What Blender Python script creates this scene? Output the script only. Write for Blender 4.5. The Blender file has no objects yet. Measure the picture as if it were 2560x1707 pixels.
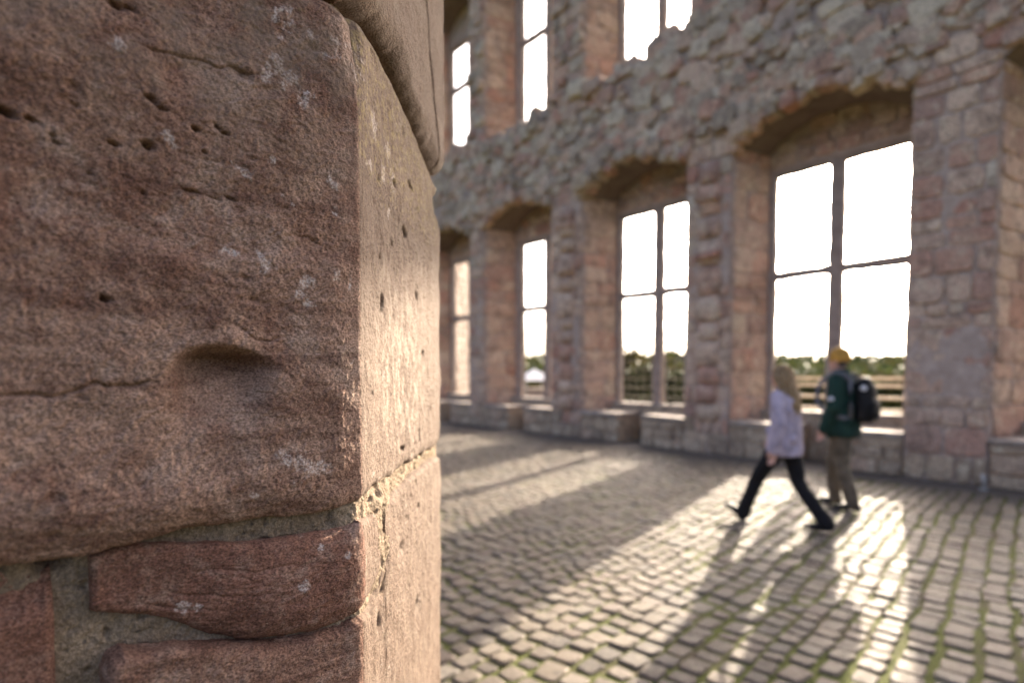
import bpy, bmesh, math, random
import numpy as np
from mathutils import Vector, Matrix
random.seed(7); RNG = np.random.default_rng(7)
R = math.radians
scene = bpy.context.scene
COL = scene.collection

# ------------------------------------------------------------------ camera, sky, sun, exposure
cam_d = bpy.data.cameras.new('camera'); cam = bpy.data.objects.new('camera', cam_d); COL.objects.link(cam)
cam.location = (0, 0, 1.55); cam.rotation_euler = (R(90 - 2.5), 0, 0)
cam_d.sensor_width = 36.0; cam_d.lens = 20.0; cam_d.shift_y = 0.0557
cam_d.clip_start = 0.05; cam_d.clip_end = 3000
cam_d.dof.use_dof = True; cam_d.dof.focus_distance = 0.56; cam_d.dof.aperture_fstop = 3.0
scene.camera = cam
SUN_AZ, SUN_EL = 34.0, 18.05
w = bpy.data.worlds.new('World'); scene.world = w; w.use_nodes = True
nt = w.node_tree; nt.nodes.clear()
sky = nt.nodes.new('ShaderNodeTexSky'); sky.sky_type = 'NISHITA'; sky.sun_disc = False
sky.sun_elevation = R(SUN_EL); sky.sun_rotation = R(SUN_AZ); sky.dust_density = 8.0; sky.air_density = 0.28; sky.ozone_density = 0.2
bg = nt.nodes.new('ShaderNodeBackground'); bg.inputs['Strength'].default_value = 0.15
wo = nt.nodes.new('ShaderNodeOutputWorld')
nt.links.new(sky.outputs[0], bg.inputs[0]); nt.links.new(bg.outputs[0], wo.inputs[0])
sd = bpy.data.lights.new('sun', 'SUN'); sd.energy = 3.05; sd.angle = R(0.53); sd.color = (1.0, 0.86, 0.68)
sun = bpy.data.objects.new('sun', sd); COL.objects.link(sun)
sdir = Vector((math.sin(R(SUN_AZ))*math.cos(R(SUN_EL)), math.cos(R(SUN_AZ))*math.cos(R(SUN_EL)), math.sin(R(SUN_EL))))
sun.rotation_euler = sdir.to_track_quat('Z', 'Y').to_euler(); sun.location = (20, 30, 20)
scene.view_settings.view_transform = 'Standard'; scene.view_settings.look = 'None'
scene.view_settings.exposure = 2.72; scene.view_settings.gamma = 1.0
scene.cycles.use_denoising = True
scene.cycles.max_bounces = 6; scene.cycles.diffuse_bounces = 4
scene.cycles.sample_clamp_indirect = 6.0

# ------------------------------------------------------------------ numpy noise
def _hash(ix, iy, iz, seed):
    h = (ix.astype(np.uint32)*np.uint32(374761393) + iy.astype(np.uint32)*np.uint32(668265263)
         + iz.astype(np.uint32)*np.uint32(2246822519) + np.uint32(seed*3266489917 & 0xffffffff))
    h ^= h >> np.uint32(13); h *= np.uint32(1274126177); h ^= h >> np.uint32(16)
    h *= np.uint32(2654435761); h ^= h >> np.uint32(15)
    return h.astype(np.float64)/4294967295.0
def vnoise(P, seed=0):
    P = np.asarray(P, float); f = np.floor(P); t = P - f; t = t*t*t*(t*(t*6 - 15) + 10)
    i = f.astype(np.int64)
    out = 0
    for dx in (0, 1):
        for dy in (0, 1):
            for dz in (0, 1):
                wgt = (t[:, 0] if dx else 1-t[:, 0])*(t[:, 1] if dy else 1-t[:, 1])*(t[:, 2] if dz else 1-t[:, 2])
                out = out + wgt*_hash(i[:, 0]+dx, i[:, 1]+dy, i[:, 2]+dz, seed)
    return out*2 - 1
def fbm(P, freq, octv=4, seed=0, gain=0.5):
    a, s = 1.0, 0; n = 0
    P = np.asarray(P, float)
    for o in range(octv):
        s = s + a*vnoise(P*freq + 17.3*o, seed + o); n += a; a *= gain; freq *= 2.03
    return s/n
def smooth(a, b, x):
    t = np.clip((x - a)/(b - a), 0, 1); return t*t*(3 - 2*t)

# ------------------------------------------------------------------ object helpers
def link(o, parent=None):
    COL.objects.link(o)
    if parent is not None: o.parent = parent
    return o
def tag(o, label=None, cat=None, group=None, kind=None):
    if label: o['label'] = label
    if cat: o['category'] = cat
    if group: o['group'] = group
    if kind: o['kind'] = kind
    return o
def empty(name, loc=(0, 0, 0), rz=0.0, parent=None):
    e = bpy.data.objects.new(name, None); e.empty_display_size = 0.1
    e.location = loc; e.rotation_euler = (0, 0, rz); return link(e, parent)
def mesh_obj(name, V, F, mat, parent=None, smooth_sh=True):
    me = bpy.data.meshes.new(name)
    me.from_pydata([tuple(v) for v in V], [], [tuple(f) for f in F]); me.update()
    if smooth_sh: me.polygons.foreach_set('use_smooth', [True]*len(me.polygons))
    if mat: me.materials.append(mat)
    return link(bpy.data.objects.new(name, me), parent)
def np_mesh(name, V, Q, mat, parent=None, attrs=None, smooth_sh=True):
    """fast quad mesh from arrays"""
    V = np.asarray(V, np.float32); Q = np.asarray(Q, np.int32); k = Q.shape[1]
    me = bpy.data.meshes.new(name)
    me.vertices.add(len(V)); me.vertices.foreach_set('co', V.ravel())
    me.loops.add(Q.size); me.loops.foreach_set('vertex_index', Q.ravel())
    me.polygons.add(len(Q)); me.polygons.foreach_set('loop_start', np.arange(len(Q), dtype=np.int32)*k)
    me.polygons.foreach_set('loop_total', np.full(len(Q), k, np.int32))
    if smooth_sh: me.polygons.foreach_set('use_smooth', np.ones(len(Q), bool))
    for nm, arr in (attrs or {}).items():
        at = me.attributes.new(nm, 'FLOAT', 'POINT'); at.data.foreach_set('value', np.asarray(arr, np.float32))
    me.update(); me.validate()
    if mat: me.materials.append(mat)
    return link(bpy.data.objects.new(name, me), parent)
class MB:
    """collects boxes, prisms and tubes into one mesh"""
    def __init__(s): s.V = []; s.F = []
    def add(s, V, F):
        b = len(s.V); s.V += [tuple(v) for v in V]; s.F += [tuple(i + b for i in f) for f in F]
    def box(s, x0, x1, y0, y1, z0, z1, jit=0.0):
        V = [(x, y, z) for z in (z0, z1) for y in (y0, y1) for x in (x0, x1)]
        if jit: V = [tuple(c + random.uniform(-jit, jit) for c in v) for v in V]
        s.add(V, [(0, 2, 3, 1), (4, 5, 7, 6), (0, 1, 5, 4), (2, 6, 7, 3), (0, 4, 6, 2), (1, 3, 7, 5)])
    def prism(s, poly, z0, z1):          # plan polygon, ccw
        n = len(poly)
        V = [(x, y, z0) for x, y in poly] + [(x, y, z1) for x, y in poly]
        s.add(V, [tuple(range(n))[::-1], tuple(range(n, 2*n))] + [(i, (i+1) % n, n+(i+1) % n, n+i) for i in range(n)])
    def prism_y(s, poly, y0, y1):        # (x,z) polygon extruded in y
        n = len(poly)
        V = [(x, y0, z) for x, z in poly] + [(x, y1, z) for x, z in poly]
        s.add(V, [tuple(range(n)), tuple(range(n, 2*n))[::-1]] + [((i+1) % n, i, n+i, n+(i+1) % n) for i in range(n)])
    def tube(s, pts, rad, n=8, up=(0, 0, 1), cap=True):
        """pts: centre points; rad: list of r or (ra, rb) (ra along side, rb along up)"""
        P = [Vector(p) for p in pts]; b = len(s.V); m = len(P)
        for i, p in enumerate(P):
            t = (P[min(i+1, m-1)] - P[max(i-1, 0)]).normalized()
            side = Vector(up).cross(t)
            if side.length < 1e-4: side = Vector((1, 0, 0)).cross(t)
            side.normalize(); u2 = t.cross(side)
            r = rad[i] if isinstance(rad, (list, tuple)) else rad
            ra, rb = r if isinstance(r, (list, tuple)) else (r, r)
            for k in range(n):
                a = 2*math.pi*k/n; s.V.append(tuple(p + side*(ra*math.cos(a)) + u2*(rb*math.sin(a))))
        for i in range(m-1):
            for k in range(n):
                s.F.append((b+i*n+k, b+i*n+(k+1) % n, b+(i+1)*n+(k+1) % n, b+(i+1)*n+k))
        if cap:
            s.F.append(tuple(b+k for k in range(n))[::-1]); s.F.append(tuple(b+(m-1)*n+k for k in range(n)))
    def ball(s, c, r, n=12, m=8, rot=None):
        c = Vector(c); r = r if isinstance(r, (tuple, list)) else (r, r, r); b = len(s.V)
        rot = rot or Matrix.Identity(3)
        s.V.append(tuple(c + rot @ Vector((0, 0, -r[2]))))
        for i in range(1, m):
            ph = -math.pi/2 + math.pi*i/m
            for k in range(n):
                a = 2*math.pi*k/n
                s.V.append(tuple(c + rot @ Vector((r[0]*math.cos(ph)*math.cos(a), r[1]*math.cos(ph)*math.sin(a), r[2]*math.sin(ph)))))
        s.V.append(tuple(c + rot @ Vector((0, 0, r[2])))); e = len(s.V)-1
        for k in range(n): s.F.append((b, b+1+(k+1) % n, b+1+k)); s.F.append((e, e-n+k, e-n+(k+1) % n))
        for i in range(m-2):
            for k in range(n): s.F.append((b+1+i*n+k, b+1+i*n+(k+1) % n, b+1+(i+1)*n+(k+1) % n, b+1+(i+1)*n+k))
    def build(s, name, mat, parent=None, smooth_sh=True):
        return mesh_obj(name, s.V, s.F, mat, parent, smooth_sh)
def bevelled(o, wdt, seg=1):
    """bevel a mesh object's data in place"""
    bm = bmesh.new(); bm.from_mesh(o.data)
    bmesh.ops.bevel(bm, geom=list(bm.edges), offset=wdt, segments=seg, affect='EDGES', profile=0.6)
    bm.to_mesh(o.data); bm.free(); o.data.polygons.foreach_set('use_smooth', [False]*len(o.data.polygons)); return o

# ------------------------------------------------------------------ material helpers
class NT:
    def __init__(s, name):
        s.m = bpy.data.materials.new(name); s.m.use_nodes = True; s.t = s.m.node_tree; s.t.nodes.clear()
        s.out = s.t.nodes.new('ShaderNodeOutputMaterial'); s.b = s.t.nodes.new('ShaderNodeBsdfPrincipled')
        s.t.links.new(s.b.outputs[0], s.out.inputs[0])
    def put(s, sock, v):
        if v is None: return
        if isinstance(v, bpy.types.NodeSocket): s.t.links.new(v, sock)
        elif isinstance(v, (tuple, list)) and len(v) == 3 and sock.type == 'RGBA': sock.default_value = (*v, 1)
        else: sock.default_value = v
    def tc(s, kind='Object'): return s.t.nodes.new('ShaderNodeTexCoord').outputs[kind]
    def pos(s): return s.t.nodes.new('ShaderNodeNewGeometry').outputs['Position']
    def mapping(s, v, scale=(1, 1, 1), rot=(0, 0, 0), loc=(0, 0, 0)):
        n = s.t.nodes.new('ShaderNodeMapping'); s.put(n.inputs['Vector'], v); n.inputs['Scale'].default_value = scale
        n.inputs['Rotation'].default_value = rot; n.inputs['Location'].default_value = loc; return n.outputs[0]
    def noise(s, v, scale, detail=4, rough=0.55, dist=0.0, col=False):
        n = s.t.nodes.new('ShaderNodeTexNoise'); s.put(n.inputs['Vector'], v); n.inputs['Scale'].default_value = scale
        n.inputs['Detail'].default_value = detail; n.inputs['Roughness'].default_value = rough; n.inputs['Distortion'].default_value = dist
        return n.outputs['Color' if col else 'Fac']
    def voro(s, v, scale, feature='F1', out='Distance'):
        n = s.t.nodes.new('ShaderNodeTexVoronoi'); n.feature = feature; s.put(n.inputs['Vector'], v); n.inputs['Scale'].default_value = scale
        return n.outputs[out]
    def ramp(s, v, stops):
        n = s.t.nodes.new('ShaderNodeValToRGB'); s.put(n.inputs[0], v); e = n.color_ramp.elements
        while len(e) < len(stops): e.new(0.5)
        for i, (p, c) in enumerate(stops):
            e[i].position = p; e[i].color = (*c, 1) if isinstance(c, (tuple, list)) else (c, c, c, 1)
        return n.outputs[0]
    def mix(s, fac, a, b, mode='MIX'):
        n = s.t.nodes.new('ShaderNodeMix'); n.data_type = 'RGBA'; n.blend_type = mode
        s.put(n.inputs[0], fac); s.put(n.inputs[6], a); s.put(n.inputs[7], b); return n.outputs[2]
    def math(s, op, a, b=None, clamp=False):
        n = s.t.nodes.new('ShaderNodeMath'); n.operation = op; n.use_clamp = clamp; s.put(n.inputs[0], a)
        if b is not None: s.put(n.inputs[1], b)
        return n.outputs[0]
    def rng(s, v, a, b, c=0.0, d=1.0):
        n = s.t.nodes.new('ShaderNodeMapRange'); n.interpolation_type = 'SMOOTHSTEP'; s.put(n.inputs[0], v)
        for i, x in enumerate((a, b, c, d)): n.inputs[i+1].default_value = x
        return n.outputs[0]
    def attr(s, name):
        n = s.t.nodes.new('ShaderNodeAttribute'); n.attribute_name = name; return n.outputs['Fac']
    def objrand(s): return s.t.nodes.new('ShaderNodeObjectInfo').outputs['Random']
    def islrand(s): return s.t.nodes.new('ShaderNodeNewGeometry').outputs['Random Per Island']
    def bump(s, h, strength, dist, prev=None):
        n = s.t.nodes.new('ShaderNodeBump'); s.put(n.inputs['Height'], h); n.inputs['Strength'].default_value = strength
        n.inputs['Distance'].default_value = dist
        if prev is not None: s.put(n.inputs['Normal'], prev)
        return n.outputs[0]
    def fin(s, col, rough=0.9, normal=None, spec=0.3):
        s.put(s.b.inputs['Base Color'], col); s.put(s.b.inputs['Roughness'], rough); s.b.inputs['Specular IOR Level'].default_value = spec
        if normal is not None: s.put(s.b.inputs['Normal'], normal)
        return s.m
MATS = {}
# per-piece random: objects use Object Info, joined pieces carry attribute 'rnd'
def sandstone(name, red=0.0):
    n = NT(name); p = n.tc('Object')
    big = n.noise(p, 9, 5, 0.6, 0.3)
    base = n.ramp(big, [(0.28, (0.165, 0.098, 0.078)), (0.45, (0.24, 0.150, 0.122)), (0.58, (0.29, 0.195, 0.162)), (0.75, (0.32, 0.238, 0.20))])
    if red: base = n.mix(red, base, (0.235, 0.115, 0.092))
    lowz = n.attr('low'); base = n.mix(n.math('MULTIPLY', lowz, 0.7), base, n.mix(n.rng(n.noise(p, 14, 5, 0.65), 0.35, 0.65), (0.27, 0.185, 0.155), (0.40, 0.30, 0.262)))
    bed = n.noise(n.mapping(p, (16, 16, 75), (0.16, -0.13, 0)), 1.0, 5, 0.6, 0.6)
    base = n.mix(n.rng(bed, 0.42, 0.66, 0.0, 0.55), base, n.mix(0.5, base, (0.13, 0.068, 0.054)))
    blot = n.noise(p, 17, 7, 0.72, 0.5); base = n.mix(n.rng(blot, 0.51, 0.64, 0, 0.7), base, (0.37, 0.30, 0.275)); base = n.mix(n.rng(blot, 0.48, 0.35, 0, 0.75), base, (0.135, 0.072, 0.055))
    lay = n.noise(n.mapping(p, (5, 5, 46), (0.12, -0.16, 0)), 1.0, 6, 0.68, 0.7); base = n.mix(n.rng(lay, 0.50, 0.36, 0, 0.55), base, (0.115, 0.062, 0.048)); base = n.mix(n.rng(lay, 0.56, 0.70, 0, 0.4), base, (0.38, 0.30, 0.27))
    mid = n.noise(p, 42, 5, 0.65)
    base = n.mix(n.rng(mid, 0.5, 0.72, 0, 0.5), base, (0.37, 0.285, 0.25))
    base = n.mix(n.rng(mid, 0.46, 0.28, 0, 0.5), base, (0.17, 0.088, 0.07))
    g1 = n.noise(n.mapping(p, (1, 1, 1.6), (0.1, -0.15, 0)), 430, 4, 0.75); g2 = n.noise(p, 240, 2, 0.6)
    base = n.mix(n.rng(g1, 0.32, 0.68, 0, 1), n.mix(1.0, base, (0.34, 0.32, 0.30), 'MULTIPLY'), n.mix(1.0, base, (1.42, 1.40, 1.38), 'MULTIPLY'))
    spk = n.voro(p, 300)
    base = n.mix(n.rng(spk, 0.16, 0.09, 0, 0.5), base, (0.50, 0.41, 0.36))
    base = n.mix(1.0, base, (0.96, 0.86, 0.745), 'MULTIPLY')
    tan = n.attr('tan'); base = n.mix(n.math('MULTIPLY', tan, 0.78), base, n.mix(n.rng(g1, 0.3, 0.7), (0.078, 0.056, 0.040), (0.15, 0.110, 0.080)))  # sun-facing side only: colour lowered to offset the strong sunlight on it
    lich = n.attr('lichen'); ln = n.noise(p, 170, 4, 0.75)
    lf = n.rng(n.math('ADD', n.math('MULTIPLY', lich, 0.50), n.math('MULTIPLY', ln, 1.0)), 0.70, 0.88)
    lf = n.math('MULTIPLY', lf, n.rng(n.noise(p, 520, 3, 0.7), 0.42, 0.60, 0.15, 1.0))
    base = n.mix(n.math('MULTIPLY', lf, 0.8), base, (0.60, 0.52, 0.47))
    yel = n.attr('yellow'); yn = n.noise(p, 120, 4, 0.7)
    yf = n.rng(n.math('ADD', n.math('MULTIPLY', yel, 0.5), n.math('MULTIPLY', yn, 0.62)), 0.62, 0.78)
    base = n.mix(n.math('MULTIPLY', yf, 0.6), base, (0.33, 0.25, 0.10))
    grey = n.attr('grey')
    base = n.mix(n.math('MULTIPLY', grey, n.rng(n.noise(p, 26, 5, 0.6), 0.36, 0.62, 0, 0.8)), base, (0.185, 0.14, 0.105))
    pale = n.attr('pale'); pn = n.noise(n.mapping(p, (70, 70, 34)), 1.0, 5, 0.7)
    base = n.mix(n.math('MULTIPLY', pale, n.rng(pn, 0.47, 0.60, 0, 0.8)), base, (0.31, 0.245, 0.19))
    nb = n.bump(g2, 0.55, 0.0022); nb = n.bump(g1, 0.9, 0.0016, nb); nb = n.bump(n.noise(p, 85, 4, 0.6), 0.35, 0.005, nb)
    return n.fin(base, 0.88, nb, 0.25)
MATS['sand'] = sandstone('sandstone_block'); MATS['sand_red'] = sandstone('red_sandstone_block', 0.45)
def m_mortar():
    n = NT('lime_mortar'); p = n.tc('Object')
    b = n.ramp(n.noise(p, 28, 5, 0.6), [(0.3, (0.17, 0.125, 0.085)), (0.55, (0.255, 0.195, 0.14)), (0.75, (0.33, 0.26, 0.19))])
    g = n.noise(p, 420, 3, 0.7)
    b = n.mix(n.rng(g, 0.35, 0.7), n.mix(1.0, b, (0.7, 0.7, 0.68), 'MULTIPLY'), n.mix(1.0, b, (1.3, 1.28, 1.25), 'MULTIPLY'))
    v = n.voro(p, 95); c = n.voro(p, 95, out='Color')
    sel = n.math('GREATER_THAN', c, 0.72)
    b = n.mix(n.math('MULTIPLY', n.rng(v, 0.22, 0.14), n.math('MULTIPLY', sel, 0.75)), b, (0.07, 0.06, 0.055))
    yel = n.attr('yellow')
    b = n.mix(n.math('MULTIPLY', yel, n.rng(n.noise(p, 90, 4), 0.45, 0.66, 0, 0.6)), b, (0.40, 0.29, 0.12))
    nb = n.bump(g, 0.8, 0.002); nb = n.bump(n.noise(p, 110, 4, 0.7), 0.7, 0.007, nb)
    return n.fin(b, 0.95, nb, 0.15)
MATS['mortar'] = m_mortar()
def m_wallstone(name, kind):
    n = NT(name); p = n.tc('Object'); w_ = n.pos()
    r = n.math('FRACT', n.math('ADD', n.objrand(), n.attr('rnd')))
    if kind == 'red':
        st = [(0.0, (0.300, 0.140, 0.115)), (0.18, (0.371, 0.237, 0.198)), (0.36, (0.435, 0.320, 0.269)), (0.52, (0.307, 0.192, 0.173)), (0.66, (0.474, 0.352, 0.301)), (0.80, (0.256, 0.160, 0.147)), (0.9, (0.422, 0.237, 0.192)), (1.0, (0.384, 0.301, 0.256))]
    elif kind == 'grey':
        st = [(0.0, (0.262, 0.210, 0.186)), (0.2, (0.365, 0.300, 0.262)), (0.4, (0.170, 0.135, 0.122)), (0.55, (0.43, 0.365, 0.318)), (0.7, (0.33, 0.225, 0.195)), (0.85, (0.47, 0.41, 0.36)), (1.0, (0.25, 0.205, 0.185))]
    else:
        st = [(0.0, (0.26, 0.19, 0.145)), (0.3, (0.35, 0.27, 0.21)), (0.6, (0.20, 0.148, 0.115)), (0.8, (0.38, 0.295, 0.23)), (1.0, (0.31, 0.21, 0.165))]
    b = n.ramp(r, st)
    b = n.mix(0.14, b, (0.345, 0.262, 0.228))
    b = n.mix(n.rng(n.noise(w_, 1.3, 5, 0.6), 0.48, 0.72, 0, 0.5), b, (0.384, 0.314, 0.262))
    b = n.mix(n.rng(n.noise(w_, 7, 5, 0.65), 0.50, 0.70, 0, 0.6), b, (0.520, 0.448, 0.371))
    b = n.mix(n.rng(n.noise(w_, 4.1, 5, 0.65), 0.50, 0.34, 0, 0.6), b, (0.134, 0.096, 0.083))
    b = n.mix(n.rng(n.noise(w_, 30, 4, 0.7), 0.3, 0.7), n.mix(1.0, b, (0.520, 0.520, 0.520), 'MULTIPLY'), n.mix(1.0, b, (1.25, 1.24, 1.22), 'MULTIPLY'))
    b = n.mix(1.0, b, (1.37, 1.37, 1.19), 'MULTIPLY')
    nb = n.bump(n.noise(w_, 22, 5, 0.65), 0.6, 0.03)
    return n.fin(b, 0.9, nb, 0.25)
MATS['w_red'] = m_wallstone('red_wall_stone', 'red'); MATS['w_grey'] = m_wallstone('grey_wall_rubble', 'grey'); MATS['w_base'] = m_wallstone('mossy_base_stone', 'base')
def m_simple(name, c1, c2, scale, rough=0.9, bs=0.4, bd=0.01, spec=0.3, c3=None, world=True):
    n = NT(name); p = n.pos() if world else n.tc('Object')
    f = n.noise(p, scale, 5, 0.6)
    b = n.ramp(f, [(0.32, c1), (0.68, c2)])
    if c3: b = n.mix(n.rng(n.noise(p, scale*0.37, 4), 0.5, 0.66, 0, 0.8), b, c3)
    return n.fin(b, rough, n.bump(n.noise(p, scale*3, 4, 0.65), bs, bd), spec)
MATS['w_core'] = m_simple('wall_mortar', (0.33, 0.25, 0.20), (0.47, 0.375, 0.31), 6, 0.95, 0.8, 0.03)
MATS['dressed'] = m_simple('dressed_stone', (0.23, 0.18, 0.15), (0.36, 0.29, 0.24), 5, 0.88, 0.5, 0.012)
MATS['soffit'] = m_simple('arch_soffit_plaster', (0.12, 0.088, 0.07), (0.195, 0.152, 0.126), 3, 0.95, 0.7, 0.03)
MATS['tower'] = m_simple('tower_sandstone', (0.085, 0.058, 0.042), (0.15, 0.105, 0.078), 2.2, 0.9, 0.5, 0.02)
MATS['seat'] = m_simple('worn_seat_stone', (0.24, 0.195, 0.155), (0.40, 0.335, 0.275), 6, 0.85, 0.4, 0.01)
def m_cobble():
    n = NT('cobble_granite'); w_ = n.pos(); r = n.math('FRACT', n.math('ADD', n.objrand(), n.attr('rnd')))
    b = n.ramp(r, [(0.0, (0.284, 0.231, 0.198)), (0.25, (0.363, 0.297, 0.251)), (0.45, (0.231, 0.198, 0.185)), (0.6, (0.396, 0.323, 0.264)), (0.78, (0.297, 0.224, 0.198)), (0.9, (0.422, 0.363, 0.310)), (1.0, (0.251, 0.218, 0.205))])
    b = n.mix(n.rng(n.noise(w_, 18, 5, 0.65), 0.45, 0.7, 0, 0.55), b, (0.475, 0.409, 0.343))
    b = n.mix(n.rng(n.noise(w_, 11, 4, 0.6), 0.55, 0.72, 0, 0.55), b, (0.145, 0.119, 0.106))
    b = n.mix(n.rng(n.noise(w_, 150, 3, 0.7), 0.3, 0.7), n.mix(1.0, b, (0.520, 0.520, 0.520), 'MULTIPLY'), n.mix(1.0, b, (1.2, 1.2, 1.2), 'MULTIPLY'))
    b = n.mix(1.0, b, (0.49, 0.478, 0.42), 'MULTIPLY')
    nb = n.bump(n.noise(w_, 45, 4, 0.6), 0.5, 0.012)
    return n.fin(b, n.rng(n.noise(w_, 30, 3), 0.3, 0.7, 0.66, 0.85), nb, 0.25)
MATS['cobble'] = m_cobble()
def m_soil():
    n = NT('mossy_joint_soil'); p = n.pos()
    moss = n.rng(n.noise(p, 1.6, 5, 0.65), 0.33, 0.55)
    b = n.ramp(n.noise(p, 40, 4, 0.6), [(0.3, (0.056, 0.044, 0.029)), (0.7, (0.12, 0.092, 0.061))])
    g = n.ramp(n.noise(p, 60, 4, 0.6), [(0.3, (0.055, 0.066, 0.012)), (0.7, (0.13, 0.145, 0.03))])
    return n.fin(n.mix(n.math('MULTIPLY', moss, 0.9), b, g), 0.95, n.bump(n.noise(p, 130, 4, 0.7), 0.8, 0.01), 0.15)
MATS['soil'] = m_soil()
MATS['gutter'] = m_simple('gutter_paving', (0.085, 0.068, 0.055), (0.15, 0.125, 0.10), 9, 0.85, 0.6, 0.02)
MATS['grass'] = m_simple('lawn_grass', (0.026, 0.036, 0.011), (0.05, 0.062, 0.018), 1.2, 1.0, 0.7, 0.05, 0.0, (0.07, 0.072, 0.026))
MATS['rail'] = m_simple('weathered_rail_wood', (0.28, 0.26, 0.225), (0.42, 0.395, 0.35), 9, 0.7)
MATS['iron'] = m_simple('dark_iron', (0.03, 0.035, 0.035), (0.07, 0.075, 0.07), 12, 0.55)
MATS['bark'] = m_simple('tree_bark', (0.05, 0.038, 0.028), (0.11, 0.085, 0.06), 14, 0.95)
def m_leaf(name, c1, c2, c3):
    n = NT(name); b = n.ramp(n.islrand(), [(0.0, c1), (0.5, c2), (1.0, c3)])
    n.fin(b, 0.7, None, 0.3)
    tr = n.t.nodes.new('ShaderNodeBsdfTranslucent'); n.put(tr.inputs[0], b)
    mx = n.t.nodes.new('ShaderNodeMixShader'); mx.inputs[0].default_value = 0.15
    n.t.links.new(n.b.outputs[0], mx.inputs[1]); n.t.links.new(tr.outputs[0], mx.inputs[2]); n.t.links.new(mx.outputs[0], n.out.inputs[0])
    return n.m
MATS['leaf1'] = m_leaf('olive_leaves', (0.03, 0.042, 0.014), (0.05, 0.06, 0.018), (0.085, 0.08, 0.02))
MATS['leaf2'] = m_leaf('autumn_leaves', (0.06, 0.055, 0.014), (0.10, 0.08, 0.018), (0.045, 0.05, 0.015))
MATS['leaf3'] = m_leaf('dark_leaves', (0.022, 0.034, 0.016), (0.035, 0.05, 0.022), (0.05, 0.065, 0.024))
MATS['white'] = m_simple('white_canvas', (0.72, 0.71, 0.68), (0.80, 0.79, 0.77), 2, 0.7, 0.1)
def m_cloth(name, c, sc=600, rough=0.85, var=0.6, fold=0.5):
    n = NT(name); p = n.tc('Object')
    b = n.mix(n.rng(n.noise(p, 9, 4), 0.3, 0.7), tuple(x*var for x in c), c)
    nb = n.bump(n.noise(n.mapping(p, (1, 1, 0.45)), 11, 4, 0.6), fold, 0.04); nb = n.bump(n.noise(p, sc, 2), 0.25, 0.001, nb)
    return n.fin(b, rough, nb, 0.2)
MATS['lav'] = m_cloth('lavender_fleece', (0.47, 0.41, 0.49)); MATS['black'] = m_cloth('black_trousers', (0.013, 0.013, 0.015))
MATS['green'] = m_cloth('dark_green_jacket', (0.015, 0.042, 0.032)); MATS['khaki'] = m_cloth('khaki_trousers', (0.135, 0.11, 0.078))
MATS['pack'] = m_cloth('black_nylon', (0.010, 0.010, 0.011), rough=0.6); MATS['strap'] = m_cloth('grey_webbing', (0.16, 0.155, 0.165), rough=0.7)
MATS['knit'] = m_cloth('mustard_knit', (0.54, 0.29, 0.06), 300); MATS['shoe'] = m_cloth('black_leather', (0.015, 0.015, 0.016), rough=0.5, fold=0.1)
MATS['tagm'] = m_simple('pale_patch', (0.55, 0.55, 0.56), (0.62, 0.62, 0.63), 20)
def m_skin():
    n = NT('skin'); p = n.tc('Object'); b = n.ramp(n.noise(p, 25, 3), [(0.3, (0.46, 0.25, 0.18)), (0.7, (0.56, 0.33, 0.245))]); return n.fin(b, 0.55, None, 0.35)
MATS['skin'] = m_skin()
def m_hair():
    n = NT('blond_hair'); p = n.tc('Object')
    f = n.noise(n.mapping(p, (90, 90, 5)), 1.0, 4, 0.6); b = n.ramp(f, [(0.3, (0.19, 0.118, 0.05)), (0.7, (0.54, 0.385, 0.20))])
    n.fin(b, 0.45, n.bump(f, 0.8, 0.008), 0.5)
    tr = n.t.nodes.new('ShaderNodeBsdfTranslucent'); n.put(tr.inputs[0], b)
    mx = n.t.nodes.new('ShaderNodeMixShader'); mx.inputs[0].default_value = 0.42
    n.t.links.new(n.b.outputs[0], mx.inputs[1]); n.t.links.new(tr.outputs[0], mx.inputs[2]); n.t.links.new(mx.outputs[0], n.out.inputs[0]); return n.m
MATS['hair'] = m_hair()
# ------------------------------------------------------------------ shared stone shapes (x width, y height, z depth outwards)
def pillow(a, b, rg, inset=0.84, jit=0.045, dome=0.14, rim=0.55, corner=0.93, lump=0.07, crisp=True):
    V, F = [], []
    idx = {}
    for j in range(b):
        for i in range(a):
            x = -0.5 + i/(a-1); y = -0.5 + j/(b-1)
            d = 1 + dome*(1-4*x*x)*(1-4*y*y) + rg.uniform(-lump, lump)
            cc = corner if (i in (0, a-1) and j in (0, b-1)) else 1.0
            idx[i, j] = len(V); V.append((x*inset*cc + rg.uniform(-jit, jit)*0.6, y*inset*cc + rg.uniform(-jit, jit)*0.6, d))
    for j in range(b-1):
        for i in range(a-1): F.append((idx[i, j], idx[i+1, j], idx[i+1, j+1], idx[i, j+1]))
    loop = [(i, 0) for i in range(a-1)] + [(a-1, j) for j in range(b-1)] + [(i, b-1) for i in range(a-1, 0, -1)] + [(0, j) for j in range(b-1, 0, -1)]
    prev = [idx[k] for k in loop]
    if crisp:                       # separate edge so that the face stays flat and the arris reads
        dup = []
        for k in prev: dup.append(len(V)); V.append(V[k])
        prev = dup
    for dz, sc in ((rim, 1.0), (-0.6, 0.985)):
        ring = []
        for k, (i, j) in enumerate(loop):
            x = -0.5 + i/(a-1); y = -0.5 + j/(b-1)
            cc = corner if (i in (0, a-1) and j in (0, b-1)) else 1.0
            if sc == 1.0: jx, jy = x*cc + rg.uniform(-jit, jit), y*cc + rg.uniform(-jit, jit)
            else: jx, jy = V[prev[k]][0]*sc, V[prev[k]][1]*sc
            ring.append(len(V)); V.append((jx, jy, dz))
        m = len(loop)
        for k in range(m): F.append((prev[(k+1) % m], prev[k], ring[k], ring[(k+1) % m]))
        prev = ring
    return np.array(V), np.array(F)
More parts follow.
